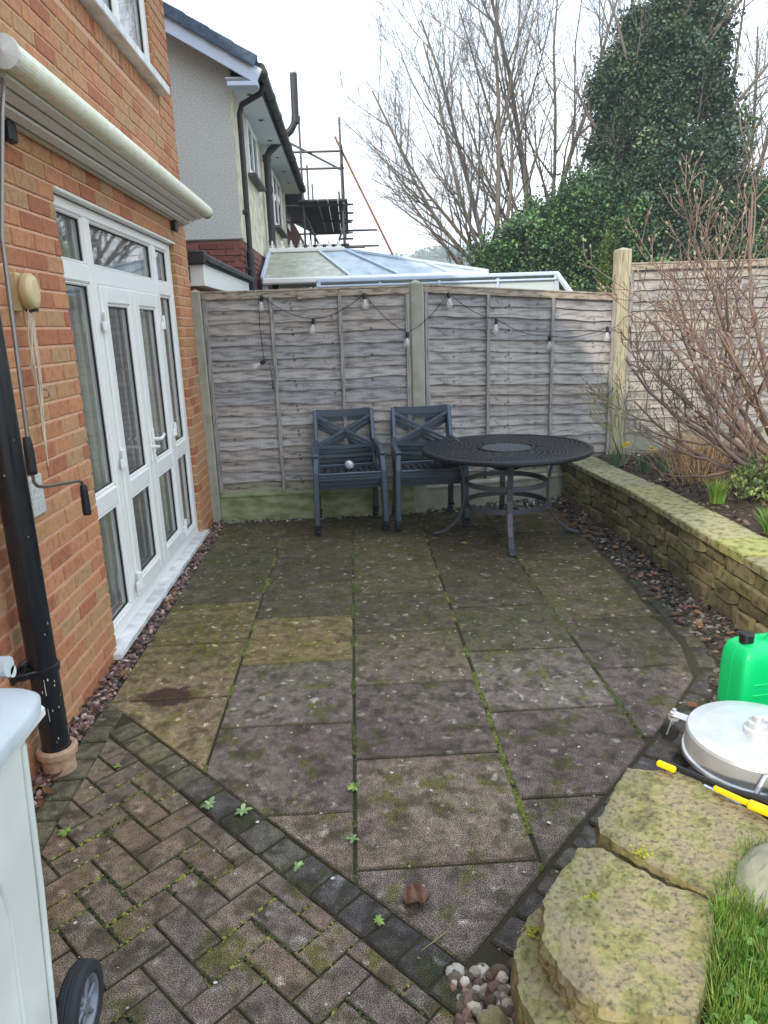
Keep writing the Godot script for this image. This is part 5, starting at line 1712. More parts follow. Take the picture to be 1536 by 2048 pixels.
func build_furniture() -> void:
	var proto := make_chair()
	var spots := [[Vector3(-0.093, 0, -6.16), 0.075, "left stack beside the long bare fence board"], [Vector3(0.600, 0, -6.165), 0.05, "right stack half behind the round table"]]
	var names := ["bottom blue grey metal armchair of the", "middle blue grey metal armchair of the", "top blue grey X-backed metal armchair of the"]
	var tails := [" stack away from the table", " stack beside the round table"]
	var first := true
	for s in 2:
		for k in 3:
			var c: Node3D
			if first: c = proto
			else:
				c = proto.duplicate()
				c.name = numbered("stacking_chair")
				add_child(c)
			first = false
			var b := Basis(Vector3.UP, spots[s][1])
			c.transform = Transform3D(b, spots[s][0] + b * Vector3(0, 0.047 * k, 0.05 * k))
			meta(c, names[k] + tails[s], "chair", "metal armchairs in two stacks")
	# crumpled ball on the left stack
	var m := MB.new()
	for k in 16:
		var ax := Vector3(rf(-1, 1), rf(-1, 1), rf(-1, 1)).normalized()
		var u := ax.cross(Vector3(0.3, 1, 0.2)).normalized(); var w := ax.cross(u)
		var pts := []
		for q in 15: pts.append((u * cos(q / 14.0 * TAU) + w * sin(q / 14.0 * TAU)) * 0.038)
		m.tube(pts, 0.004, 5, false)
	solo("wicker_ball", m.mesh(), M.foil, "small silvery wire ball lying on the seat of the left chair stack", "ball", pose(Vector3(-0.075, 0.565, -6.06)))
	# table
	var t := thing("round_table", "round black cast metal garden table with woven top and ringed legs", "table", Vector3(1.21, 0, -5.66), -0.12)
	var R := 0.68
	m = MB.new()
	m.lathe([Vector2(0, 0.712), Vector2(R - 0.03, 0.712), Vector2(R - 0.012, 0.700), Vector2(R, 0.703), Vector2(R + 0.004, 0.716), Vector2(R + 0.002, 0.732), Vector2(R - 0.008, 0.740), Vector2(R - 0.035, 0.740), Vector2(R - 0.04, 0.728), Vector2(0, 0.728)], 72)
	var top := part("table_top", m.mesh(), M.table_metal, t)
	m = MB.new()
	var r := 0.255
	while r < R - 0.05:
		var n := int(TAU * r / 0.075)
		for k in n:
			for q in 2:
				var a := TAU * (k + q * 0.5) / n + r * 3.0
				var rr := r + (0.012 if q else 0.0)
				var at := Vector3(cos(a) * rr, 0.731, sin(a) * rr)
				var b := Basis(Vector3.UP, -a + (0.35 if q else -0.35))
				m.box(Transform3D(b, at), Vector3(0.020, 0.008, 0.040), 0.003)
		r += 0.0265
	part("weave", m.mesh(), M.table_metal, top)
	m = MB.new()
	m.lathe([Vector2(0.205, 0.728), Vector2(0.208, 0.740), Vector2(0.232, 0.740), Vector2(0.236, 0.728)], 48)
	part("inner_ring", m.mesh(), M.table_metal, top)
	m = MB.new()
	for k in 13:
		var x := -0.19 + k * 0.0317
		var hl := sqrt(maxf(0.2 * 0.2 - x * x, 0.0001))
		m.bx(Vector3(x, 0.732, 0), Vector3(0.010, 0.008, hl * 2.0), 0.002)
		m.bx(Vector3(0, 0.7315, x), Vector3(hl * 2.0, 0.008, 0.010), 0.002)
	part("centre_grate", m.mesh(), M.table_leg, top)
	m = MB.new()
	m.lathe([Vector2(0.0, 0.555), Vector2(0.10, 0.56), Vector2(0.15, 0.585), Vector2(0.175, 0.63), Vector2(0.185, 0.70), Vector2(0.19, 0.712)], 32)
	part("bowl", m.mesh(), M.table_metal, t)
	for k in 4:
		var a := TAU * k / 4.0 + PI * 0.5
		var d := Vector3(cos(a), 0, sin(a))
		m = MB.new()
		var pr := [[0.46, 0.700], [0.405, 0.66], [0.365, 0.57], [0.345, 0.47], [0.338, 0.37], [0.345, 0.27], [0.375, 0.18], [0.43, 0.10], [0.51, 0.035], [0.60, 0.012]]
		for q in pr.size() - 1:
			var p0: Vector3 = d * pr[q][0] + Vector3(0, pr[q][1], 0); var p1: Vector3 = d * pr[q + 1][0] + Vector3(0, pr[q + 1][1], 0)
			var nn := d.cross(Vector3.UP).normalized()
			var up := (p1 - p0).cross(nn).normalized()
			m.bar(p0, p1 + (p1 - p0).normalized() * 0.004, 0.046, 0.020, 0.005, up)
		part("leg", m.mesh(), M.table_leg, t)
		m = MB.new()
		m.bx(d * 0.598 + Vector3(0, 0.006, 0), Vector3(0.05, 0.012, 0.05), 0.004)
		part("foot_cap", m.mesh(), M.chair_foot, t)
	for y in [[0.455, 0.325], [0.275, 0.335]]:
		m = MB.new()
		m.lathe([Vector2(y[1] - 0.008, y[0] - 0.02), Vector2(y[1] + 0.006, y[0] - 0.02), Vector2(y[1] + 0.006, y[0] + 0.02), Vector2(y[1] - 0.008, y[0] + 0.02), Vector2(y[1] - 0.008, y[0] - 0.02)], 56)
		part("brace_ring", m.mesh(), M.table_leg, t)

func blade_clump(nm: String, label: String, cat: String, at: Vector3, n: int, h: Array, spread: float, w: float, mt: Material, cols: Array, bend := 0.35) -> Node3D:
	var t := thing(nm, label, cat, at)
	var m := MB.new()
	for k in n:
		m.col = (cols[rng.randi() % cols.size()] * rf(0.8, 1.2)).srgb_to_linear()
		var a := rf(0, TAU); var rr := spread * 0.35 * sqrt(rng.randf())
		var b := Vector3(cos(a) * rr, 0, sin(a) * rr)
		var d := Vector3(cos(a), 0, sin(a)); var side := d.cross(Vector3.UP)
		if rng.randf() < 0.5: side = Vector3(1, 0, 0)
		var hh := rf(h[0], h[1]); var be := rf(0.0, bend) + rr
		var pr := []
		for q in 5:
			var f := q / 4.0
			var p := b + Vector3(0, hh * f * (1.0 - 0.15 * be * f), 0) + d * be * hh * f * f
			var ww := w * (1.0 - f * f)
			pr.append([p - side * ww, p + side * ww])
		for q in 4:
			m.tri(pr[q][0], pr[q][1], pr[q + 1][1]); m.tri(pr[q][0], pr[q + 1][1], pr[q + 1][0])
	part("leaves", m.mesh(), mt, t)
	return t

func build_bed_plants() -> void:
	# magnolia
	var t := thing("magnolia", "bare magnolia shrub with arching pinkish brown branches and pale buds", "shrub", Vector3(3.2, 0.38, -5.1))
	var cfg := {"wander": 0.17, "lift": [0.10, 0.12, 0.16, 0.2], "levels": 3, "kids": [6, 4, 3], "start": 0.22, "along": 1.15, "shrink": 0.52, "thin": 0.0034}
	var tips := []
	var m := MB.new()
	m.tube([Vector3(0, -0.1, 0), Vector3(0.0, 0.12, 0), Vector3(-0.03, 0.3, 0)], [0.06, 0.05, 0.045], 8)
	part("trunk", m.mesh(), M.magnolia_bark, t)
	m = MB.new()
	var st := [[Vector3(-1.0, 0.42, 0.25), 1.35], [Vector3(-0.9, 0.75, 0.1), 1.6], [Vector3(-0.65, 1.0, 0.35), 1.8], [Vector3(-0.35, 1.0, -0.2), 1.9], [Vector3(0.0, 1.0, 0.2), 1.9], [Vector3(0.4, 0.9, 0.1), 1.8], [Vector3(-1.0, 0.22, -0.15), 1.25], [Vector3(-0.75, 0.6, 0.6), 1.3], [Vector3(-0.6, 0.85, -0.4), 1.7], [Vector3(-0.15, 0.8, 0.7), 1.6], [Vector3(0.3, 0.8, 0.7), 1.5], [Vector3(-1.0, 0.1, 0.35), 1.1], [Vector3(-1.0, 0.32, 0.05), 1.5], [Vector3(-0.9, 0.55, -0.2), 1.6]]
	for s in st: grow(m, Vector3(-0.02, rf(0.1, 0.3), 0), s[0].normalized(), s[1] * 1.02, 0.026, 0, cfg, tips)
	part("branches", m.mesh(), M.magnolia_bark, t)
	var bm := MB.new()
	bm.lathe([Vector2(0.0, -0.1), Vector2(0.16, 0.0), Vector2(0.24, 0.3), Vector2(0.20, 0.65), Vector2(0.0, 1.05)], 6)
	var xf := []
	for q in tips:
		if rng.randf() < 0.55:
			var y: Vector3 = q[1]
			var x := y.cross(Vector3(0.3, 0.1, 1)).normalized()
			xf.append(Transform3D(Basis(x, y, x.cross(y)) * Basis.from_scale(Vector3.ONE * rf(0.02, 0.036)), q[0]))
	scatter("buds", bm.mesh(), M.bud, xf, [], t)
	# reddish stem clump
	var dc := thing("dead_stem_clump", "clump of orange brown dead stems in the planting bed", "plant", Vector3(2.80, 0.39, -5.60))
	m = MB.new()
	for k in 84:
		var a := rf(0, TAU); var b := Vector3(cos(a), 0, sin(a)) * rf(0, 0.26)
		var h := rf(0.16, 0.55)
		var lean := Vector3(cos(a), 0, sin(a)) * rf(0.05, 0.42) + Vector3(rf(-0.14, 0.14), 0, rf(-0.14, 0.14))
		m.tube([b, b + Vector3(0, h * 0.5, 0) + lean * 0.4, b + Vector3(0, h, 0) + lean], [0.004, 0.0035, 0.0018], 3, false)
	part("stems", m.mesh(), M.stem_orange, dc)
	var dc2 := thing("dead_stem_clump", "smaller patch of dry tangled stems behind the daffodils", "plant", Vector3(3.15, 0.39, -6.25))
	m = MB.new()
	for k in 110:
		var a := rf(0, TAU); var b := Vector3(cos(a), 0, sin(a)) * rf(0, 0.22)
		var lean := Vector3(rf(-0.3, 0.3), 0, rf(-0.3, 0.3))
		var h := rf(0.15, 0.5)
		m.tube([b, b + Vector3(0, h * 0.6, 0) + lean * 0.4, b + Vector3(0, h, 0) + lean], [0.004, 0.003, 0.0015], 3, false)
	part("stems", m.mesh(), M.stem_orange, dc2)
	var green := [s255(96, 132, 46), s255(120, 152, 54), s255(84, 116, 44)]
	var blue := [s255(96, 122, 96), s255(112, 134, 104), s255(84, 108, 86)]
	blade_clump("green_tuft", "bright green spiky tuft just behind the coping", "plant", Vector3(2.60, 0.39, -4.92), 130, [0.10, 0.21], 0.14, 0.0035, M.grass, green, 0.5)
	blade_clump("green_tuft", "bright green grassy tuft nearer the lawn end of the bed", "plant", Vector3(2.56, 0.39, -4.13), 150, [0.10, 0.20], 0.18, 0.0035, M.grass, green, 0.9)
	for d in [[Vector3(2.50, 0.39, -6.0), "daffodil clump with a yellow flower next to the wall top"], [Vector3(2.36, 0.39, -6.3), "low daffodil clump close to the tall post"], [Vector3(2.72, 0.39, -6.1), "daffodil clump in front of the dry stems"]]:
		var c := blade_clump("daffodils", d[1], "flowers", d[0], 46, [0.13, 0.26], 0.16, 0.006, M.grass, blue, 0.5)
		for k in 2:
			m = MB.new()
			var p := Vector3(rf(-0.08, 0.08), rf(0.16, 0.24), rf(-0.06, 0.08))
			for q in 6:
				var a := TAU * q / 6.0
				m.tri(p, p + Vector3(cos(a) * 0.022, sin(a) * 0.022, 0.004), p + Vector3(cos(a + 0.7) * 0.022, sin(a + 0.7) * 0.022, 0.004))
			m.lathe([Vector2(0.006, 0), Vector2(0.010, 0.018)], 8, Transform3D(Basis(Vector3.RIGHT, PI * 0.5), p))
			part("flower", m.mesh(), M.yellow_paint, c)
			m = MB.new()
			m.tube([Vector3(p.x * 0.5, 0, p.z * 0.5), p + Vector3(0, 0, -0.004)], 0.003, 4)
			part("stalk", m.mesh(), M.stem_olive, c)
	# leafy shrub at the right
	var bsh := thing("leafy_shrub", "low shrub with pale green variegated leaves below the magnolia", "shrub", Vector3(3.0, 0.38, -4.95))
	m = MB.new()
	for k in 14: m.tube([Vector3(rf(-0.05, 0.05), 0, rf(-0.05, 0.05)), Vector3(rf(-0.2, 0.2), rf(0.15, 0.3), rf(-0.2, 0.2))], [0.006, 0.003], 4, false)
	part("stems", m.mesh(), M.bark, bsh)
	var x2 := []; var c2 := []
	for k in 260:
		var d := Vector3(rng.randfn(), rng.randfn(), rng.randfn()).normalized() * pow(rng.randf(), 0.4)
		x2.append(pose(Vector3(0, 0.17, 0) + d * Vector3(0.30, 0.17, 0.26), Vector3(rf(-0.7, 0.7), rf(0, TAU), rf(-0.7, 0.7)), Vector3.ONE * rf(0.8, 1.2)))
		c2.append(([s255(132, 150, 84), s255(160, 172, 108), s255(96, 120, 66)][k % 3]).srgb_to_linear())
	scatter("leaves", clump_mesh(5, 0.03, 0.036, 21, 0.6), M.leaf, x2, c2, bsh)
	# small olive twig plant by the post
	var tw := thing("young_shrub", "thin olive twigs with a few buds in front of the tall fence post", "shrub", Vector3(2.45, 0.38, -6.35))
	m = MB.new()
	tips = []
	var cfg3 := {"wander": 0.2, "lift": [0.1, 0.08, 0.05], "levels": 2, "kids": [4, 3], "start": 0.3, "along": 1.2, "shrink": 0.5, "thin": 0.0022}
	for k in 7: grow(m, Vector3.ZERO, Vector3(rf(-0.5, 0.4), 1, rf(-0.3, 0.4)).normalized(), rf(0.5, 0.95), 0.006, 0, cfg3, tips)
	part("twigs", m.mesh(), M.stem_olive, tw)
	var x3 := []; var c3 := []
	for q in tips:
		x3.append(pose(q[0], Vector3(rf(-1, 1), rf(0, TAU), rf(-1, 1)), Vector3.ONE * 0.6))
		c3.append(s255(150, 156, 92).srgb_to_linear())
	scatter("leaves", clump_mesh(3, 0.012, 0.03, 22, 0.6), M.leaf, x3, c3, tw)

# rough slab from an outline in xz: uneven top, broken sides
func rough_slab(poly: Array, y0: float, y1: float, sd: int, rough := 0.012) -> ArrayMesh:
	var r := RandomNumberGenerator.new()
	r.seed = sd
	var f := noise(3.0, sd, 4)
	var fine := noise(14.0, sd + 1, 3)
	# densify the outline
	var ring := PackedVector2Array()
	for k in poly.size():
		var a: Vector2 = poly[k]; var b: Vector2 = poly[(k + 1) % poly.size()]
		var n := maxi(1, int((b - a).length() / 0.011))
		for q in n:
			var p := a.lerp(b, q / float(n))
			ring.append(p + Vector2(f.get_noise_2d(p.x * 1.6, p.y * 1.6), f.get_noise_2d(p.x * 1.6 + 20, p.y * 1.6)) * 0.022 + Vector2(r.randf_range(-1, 1), r.randf_range(-1, 1)) * 0.0012)
	var mid := Vector2.ZERO
	for p in ring: mid += p
	mid /= ring.size()
	var m := MB.new()
	var n := ring.size()
	var high := func(p: Vector2, edge: float) -> Vector3:
		return Vector3(p.x, y1 + f.get_noise_2d(p.x * 1.2, p.y * 1.2) * rough * 1.6 + fine.get_noise_2d(p.x * 2.0, p.y * 2.0) * rough * 0.6 - edge, p.y)
	var flat := PackedVector2Array(ring)
	var lo := ring[0]; var hi := ring[0]
	for p in ring:
		lo = lo.min(p); hi = hi.max(p)
	var gx := lo.x
	while gx < hi.x:
		var gy := lo.y
		while gy < hi.y:
			var p := Vector2(gx, gy) + Vector2(r.randf_range(-1, 1), r.randf_range(-1, 1)) * 0.004
			gy += 0.0135
			if not Geometry2D.is_point_in_polygon(p, ring): continue
			var near := 9.0
			for k in n: near = minf(near, p.distance_squared_to(ring[k]))
			if near > 0.00006: flat.append(p)
		gx += 0.0135
	var pts := []
	for k in flat.size(): pts.append(high.call(flat[k], 0.008 if k < n else 0.0))
	var idx := Geometry2D.triangulate_delaunay(flat)
	m.smooth = true
	var base := m.v.size()
	for k in flat.size():
		var e := 0.004
		var hx: Vector3 = high.call(flat[k] + Vector2(e, 0), 0.0); var h0: Vector3 = high.call(flat[k], 0.0); var hz: Vector3 = high.call(flat[k] + Vector2(0, e), 0.0)
		m.pt(pts[k], Vector3(-(hx.y - h0.y) / e, 1.0, -(hz.y - h0.y) / e).normalized())
	for k in range(0, idx.size(), 3):
		var c2 := (flat[idx[k]] + flat[idx[k + 1]] + flat[idx[k + 2]]) / 3.0
		if not Geometry2D.is_point_in_polygon(c2, ring): continue
		var up: bool = (pts[idx[k + 2]] - pts[idx[k]]).cross(pts[idx[k + 1]] - pts[idx[k]]).y > 0.0
		for e in ([0, 1, 2] if up else [0, 2, 1]): m.i.append(base + idx[k + e])
	# sides in strata
	var lay := 6
	var side := func(k: int, j: int) -> Vector3:
		if j == 0: return pts[k % n]
		var p: Vector2 = ring[k % n]
		var out := (p - mid).normalized()
		var y := lerpf(y1 - 0.012, y0, j / float(lay))
		p += out * (0.016 * f.get_noise_2d(float(j) * 37.0 + p.x, p.y * 5.0 + p.x * 5.0) - 0.006 * j / lay + 0.006)
		return Vector3(p.x, y, p.y)
	var c3 := Vector3(mid.x, (y0 + y1) * 0.5, mid.y)
	for k in n:
		for j in lay:
			m.quad_out(side.call(k, j), side.call(k + 1, j), side.call(k + 1, j + 1), side.call(k, j + 1), c3)
	return m.mesh()

func build_corner() -> void:
	# lawn and its earth
	var m := MB.new()
	var poly := PackedVector2Array([Vector2(0.60, 0.3), Vector2(0.62, -0.98), Vector2(0.70, -1.15), Vector2(0.84, -1.44), Vector2(1.02, -1.62), Vector2(2.0, -1.62), Vector2(2.0, 0.3)])
	ring_prism(m, poly, -0.1, 0.262, 0.01)
	struct("lawn", m.mesh(), M.soil)
	var bl := MB.new()
	for k in 9:
		var a := k * 2.4; var d := Vector3(cos(a), 0, sin(a)); var sd := d.cross(Vector3.UP)
		var h := 0.75 + 0.25 * sin(k * 1.7); var be := 0.25 + 0.25 * cos(k * 2.1)
		var b := d * 0.12
		var pr := []
		for q in 4:
			var fq := q / 3.0
			pr.append(b + Vector3(0, h * fq, 0) + d * be * fq * fq)
		for q in 3:
			var w0 := 0.035 * (1.0 - q / 3.0); var w1 := 0.035 * (1.0 - (q + 1) / 3.0)
			bl.tri(pr[q] - sd * w0, pr[q] + sd * w0, pr[q + 1] + sd * w1)
			bl.tri(pr[q] - sd * w0, pr[q + 1] + sd * w1, pr[q + 1] - sd * w1)
	var xf := []; var cl := []
	var k2 := 0
	while k2 < 7500:
		var p := Vector2(rf(0.62, 1.7), rf(-1.64, -0.6))
		if not Geometry2D.is_point_in_polygon(p, poly): continue
		k2 += 1
		var s := rf(0.045, 0.10)
		xf.append(pose(Vector3(p.x, 0.258, p.y), Vector3(rf(-0.35, 0.35), rf(0, TAU), rf(-0.35, 0.35)), Vector3(s, s, s)))
		cl.append(([s255(92, 134, 46), s255(112, 150, 56), s255(80, 118, 44), s255(128, 158, 66), s255(146, 160, 84)][k2 % 5] * rf(0.85, 1.15)).srgb_to_linear())
	scatter("grass", bl.mesh(), M.grass, xf, cl, self, "lush green lawn grass behind the lichened stones", "grass")
	xf = []; cl = []
	for k in 520:
		var p := Vector2(rf(0.66, 1.2), rf(-1.5, -0.8))
		if not Geometry2D.is_point_in_polygon(p, poly): continue
		xf.append(pose(Vector3(p.x, rf(0.275, 0.31), p.y), Vector3(rf(-0.3, 0.3), rf(0, TAU), rf(-0.3, 0.3)), Vector3.ONE * rf(0.010, 0.018)))
		cl.append(([s255(104, 150, 62), s255(124, 164, 80), s255(92, 136, 58)][k % 3]).srgb_to_linear())
	var cv := MB.new()
	for q in 3:
		var a := TAU * q / 3.0
		var c := Vector3(cos(a), 0, sin(a)) * 0.5
		for w in 6:
			var b0 := TAU * w / 6.0; var b1 := TAU * (w + 1) / 6.0
			cv.tri(c, c + Vector3(cos(b0) * 0.5, 0.1, sin(b0) * 0.5), c + Vector3(cos(b1) * 0.5, 0.1, sin(b1) * 0.5))
	scatter("clover", cv.mesh(), M.grass, xf, cl, self, "round clover leaves among the grass", "clover")
	# moss cushions growing on the stones
	xf = []; cl = []
	for sp in [Vector3(0.545, 0.304, -1.47), Vector3(0.735, 0.300, -1.62), Vector3(0.40, 0.216, -1.47)]:
		for k in 26:
			xf.append(pose(sp + Vector3(rng.randfn() * 0.016, 0, rng.randfn() * 0.010), Vector3(0, rf(0, TAU), 0), Vector3(rf(0.006, 0.013), rf(0.006, 0.010), rf(0.006, 0.013))))
			cl.append(([s255(150, 152, 48), s255(128, 132, 44), s255(170, 164, 70)][k % 3]).srgb_to_linear())
	scatter("stone_moss", rock_mesh(92, 0.8, 4, 7, 0.3), M.moss, xf, cl, self, "small yellow moss cushions on the big edging stones", "moss")
	# two big stones at the lawn edge
	var s1 := thing("edging_stone", "big yellow lichened stone with a stepped broken edge beside the pebbles", "stone", Vector3(0.6, 0, -1.35), 0.0, "large stones edging the lawn")
	var o2 := Vector2(-0.6, 1.35)
	var up := []
	for p in [Vector2(0.575, -1.655), Vector2(0.64, -1.655), Vector2(0.70, -1.57), Vector2(0.775, -1.50), Vector2(0.83, -1.435), Vector2(0.755, -1.29), Vector2(0.66, -1.145), Vector2(0.56, -1.155), Vector2(0.47, -1.19), Vector2(0.415, -1.26), Vector2(0.385, -1.36), Vector2(0.42, -1.47), Vector2(0.50, -1.57)]: up.append(p + o2)
	part("upper_layer", rough_slab(up, 0.20, 0.302, 31, 0.007), M.flagstone, s1)
	var lw := []
	for p in [Vector2(0.56, -1.65), Vector2(0.70, -1.56), Vector2(0.81, -1.43), Vector2(0.68, -1.19), Vector2(0.52, -1.21), Vector2(0.46, -1.10), Vector2(0.39, -1.10), Vector2(0.35, -1.16), Vector2(0.33, -1.27), Vector2(0.33, -1.40), Vector2(0.40, -1.52)]: lw.append(p + o2)
	part("lower_layer", rough_slab(lw, -0.06, 0.215, 32, 0.010), M.flagstone, s1)
	var s2 := thing("edging_stone", "long flat lichened stone with a worn pinkish middle under the yellow lance", "stone", Vector3(0.9, 0, -1.75), 0.0, "large stones edging the lawn")
	o2 = Vector2(-0.9, 1.75)
	up = []
	for p in [Vector2(0.845, -2.02), Vector2(0.985, -1.965), Vector2(1.15, -1.72), Vector2(1.34, -1.45), Vector2(1.10, -1.28), Vector2(0.85, -1.465), Vector2(0.70, -1.63), Vector2(0.64, -1.70), Vector2(0.655, -1.78)]: up.append(p + o2)
	part("slab", rough_slab(up, 0.10, 0.300, 33, 0.006), M.flagstone, s2)
	lw = []
	for p in [Vector2(0.85, -1.99), Vector2(1.10, -1.72), Vector2(1.28, -1.42), Vector2(1.08, -1.30), Vector2(0.86, -1.47), Vector2(0.68, -1.70)]: lw.append(p + o2)
	part("footing", rough_slab(lw, -0.08, 0.11, 34, 0.01), M.flagstone, s2)
	var bo := MB.new()
	var bm := rock_mesh(61, 0.62, 10, 14, 0.03)
	solo("boulder", bm, M.boulder, "smooth rounded grey boulder half sunk in the grass", "boulder", pose(Vector3(1.04, 0.30, -1.50), Vector3(0, 0.6, 0.1), Vector3(0.29, 0.18, 0.18)))
	# loose cut stones in the pebbles
	var rb := rough_box(71, 0.12, 0.08)
	solo("loose_stone", rb, M.stones[2], "squarish flat stone lying on the pebbles", "stone", pose(Vector3(0.275, 0.035, -1.37), Vector3(0.1, 0.4, 0.05), Vector3(0.075, 0.05, 0.065)), "loose stones on the pebbles")
	solo("loose_stone", rough_box(72, 0.12, 0.08), M.stones[3], "smaller broken stone on the pebbles below the squarish one", "stone", pose(Vector3(0.255, 0.03, -1.29), Vector3(0.0, 0.9, 0.1), Vector3(0.06, 0.045, 0.07)), "loose stones on the pebbles")
	# rotary surface cleaner
	var c := thing("surface_cleaner", "round stainless steel patio cleaner head on castors", "surface cleaner", Vector3(1.485, 0, -2.36))
	m = MB.new()
	m.lathe([Vector2(0.262, 0.055), Vector2(0.262, 0.070), Vector2(0.254, 0.074), Vector2(0.252, 0.150), Vector2(0.246, 0.160)], 64)
	part("skirt", m.mesh(), M.stainless, c)
	m = MB.new()
	m.lathe([Vector2(0.246, 0.160), Vector2(0.20, 0.164), Vector2(0.0, 0.166)], 64)
	part("deck", m.mesh(), M.stainless, c)
	m = MB.new()
	m.lathe([Vector2(0.262, 0.030), Vector2(0.266, 0.032), Vector2(0.266, 0.056), Vector2(0.258, 0.058)], 64)
	part("brush_skirt", m.mesh(), M.black_plastic, c)
	m = MB.new()
	m.lathe([Vector2(0.052, 0.160), Vector2(0.050, 0.185), Vector2(0.040, 0.190), Vector2(0.038, 0.212), Vector2(0.022, 0.215), Vector2(0.020, 0.235), Vector2(0.0, 0.236)], 24)
	part("swivel_hub", m.mesh(), M.stainless, c)
	m = MB.new()
	m.tube([Vector3(0.0, 0.225, 0), Vector3(0.05, 0.232, 0.02), Vector3(0.12, 0.236, 0.05)], 0.012, 10)
	part("hose_tail", m.mesh(), M.stainless, c)
	for a in [2.35, 2.35 + TAU / 3.0, 2.35 + 2 * TAU / 3.0]:
		var d := Vector3(cos(a), 0, -sin(a)) if a != 0 else Vector3.RIGHT
		m = MB.new()
		m.bar(d * 0.235 + Vector3(0, 0.125, 0), d * 0.315 + Vector3(0, 0.125, 0), 0.045, 0.006, 0.002)
		m.lathe([Vector2(0.0, 0.0), Vector2(0.016, 0.0), Vector2(0.016, 0.016), Vector2(0.008, 0.018), Vector2(0.008, 0.030), Vector2(0.0, 0.03)], 12, pose(d * 0.315 + Vector3(0, 0.118, 0)))
		m.lathe([Vector2(0.022, -0.016), Vector2(0.024, 0.0)], 14, pose(d * 0.315 + Vector3(0, 0.118, 0)))
		for s in [-1, 1]: m.bar(d * 0.315 + Vector3(0, 0.102, 0) + d.cross(Vector3.UP) * 0.016 * s, d * 0.33 + Vector3(0, 0.035, 0) + d.cross(Vector3.UP) * 0.016 * s, 0.02, 0.003, 0.0)
		var k := part("castor", m.mesh(), M.stainless, c)
		m = MB.new()
		var nn := d.cross(Vector3.UP)
		m.lathe([Vector2(0.0, -0.011), Vector2(0.032, -0.011), Vector2(0.036, -0.006), Vector2(0.036, 0.006), Vector2(0.032, 0.011), Vector2(0.0, 0.011)], 22, Transform3D(Basis(d, nn, d.cross(nn)), d * 0.33 + Vector3(0, 0.036, 0)))
		part("castor_wheel", m.mesh(), M.tyre, k)
	m = MB.new()
	m.tube([Vector3(-0.30, 0.09, 0.20), Vector3(-0.22, 0.085, 0.30), Vector3(-0.17, 0.12, 0.30), Vector3(-0.13, 0.175, 0.28), Vector3(-0.09, 0.18, 0.285), Vector3(-0.04, 0.14, 0.31), Vector3(0.06, 0.13, 0.37)], 0.009, 8)
	part("handle_yoke", m.mesh(), M.stainless, c)
	# pressure washer lance
	var l := thing("pressure_lance", "black and yellow pressure washer lance lying along the flat stone", "lance", Vector3(1.1, 0.0, -1.85))
	m = MB.new()
	m.bar(Vector3(-0.175, 0.325, -0.13), Vector3(-0.135, 0.325, -0.085), 0.020, 0.018, 0.004)
	m.bar(Vector3(-0.06, 0.325, 0.01), Vector3(0.02, 0.325, 0.11), 0.016, 0.016, 0.004)
	m.bar(Vector3(0.0, 0.326, 0.09), Vector3(0.24, 0.33, 0.35), 0.030, 0.026, 0.008)
	part("yellow_tube", m.mesh(), M.yellow_paint, l)
	m = MB.new()
	m.tube([Vector3(-0.165, 0.322, -0.155), Vector3(-0.02, 0.322, 0.02), Vector3(0.05, 0.328, 0.08), Vector3(0.26, 0.33, 0.30)], [0.009, 0.010, 0.013, 0.015], 10)
	part("black_tube", m.mesh(), M.black_plastic, l)
	# black rubber mat under the cleaner
	m = MB.new()
	m.box(pose(Vector3(1.16, 0.03, -2.20), Vector3(0, 0.7, 0)), Vector3(0.34, 0.05, 0.16), 0.02)
	solo("rubber_block", m.mesh(), M.chair_foot, "black rubber block lying under the cleaner beside the flat stone", "block")
	# green jerrycan
	var j := thing("jerrycan", "bright green plastic jerrycan with a black screw cap", "jerrycan", Vector3(1.745, 0, -2.80), 0.12)
	m = MB.new()
	var g := []
	var prof := [[0.0, 0.92], [0.012, 0.985], [0.03, 1.0], [0.22, 0.985], [0.275, 0.95], [0.315, 0.86], [0.335, 0.62], [0.338, 0.0]]
	for pr in prof:
		for q in 33:
			var a := TAU * q / 32.0
			var ca := cos(a); var sa := sin(a)
			var e := 0.28
			var px := signf(ca) * pow(absf(ca), e); var pz := signf(sa) * pow(absf(sa), e)
			g.append(Vector3(px * 0.150 * pr[1] - 0.008 * pr[0], pr[0], pz * 0.095 * pr[1]))
	m.sheet(g, 33)
	var can := part("body", m.mesh(), M.green_plastic, j)
	m = MB.new()
	m.tube([Vector3(-0.1505, 0.03, 0), Vector3(-0.149, 0.22, 0), Vector3(-0.144, 0.275, 0), Vector3(-0.131, 0.315, 0)], 0.0025, 5)
	part("mould_seam", m.mesh(), M.green_plastic, can)
	m = MB.new()
	for q in [[0.07, 0.0], [0.12, 0.0], [0.17, 0.0]]: m.bar(Vector3(-0.10, q[0], 0.0945), Vector3(0.10, q[0], 0.0945), 0.006, 0.010, 0.002)
	part("moulded_rib", m.mesh(), M.green_plastic, can)
	m = MB.new()
	m.tube([Vector3(0.02, 0.325, 0), Vector3(0.04, 0.375, 0), Vector3(0.10, 0.378, 0), Vector3(0.135, 0.33, 0), Vector3(0.14, 0.27, 0)], 0.016, 10)
	part("handle", m.mesh(), M.green_plastic, j)
	m = MB.new()
	m.lathe([Vector2(0.026, 0.315), Vector2(0.026, 0.330), Vector2(0.030, 0.332), Vector2(0.031, 0.370), Vector2(0.027, 0.374), Vector2(0.0, 0.374)], 22, pose(Vector3(-0.085, 0, 0.0)))
	part("cap", m.mesh(), M.black_plastic, j)

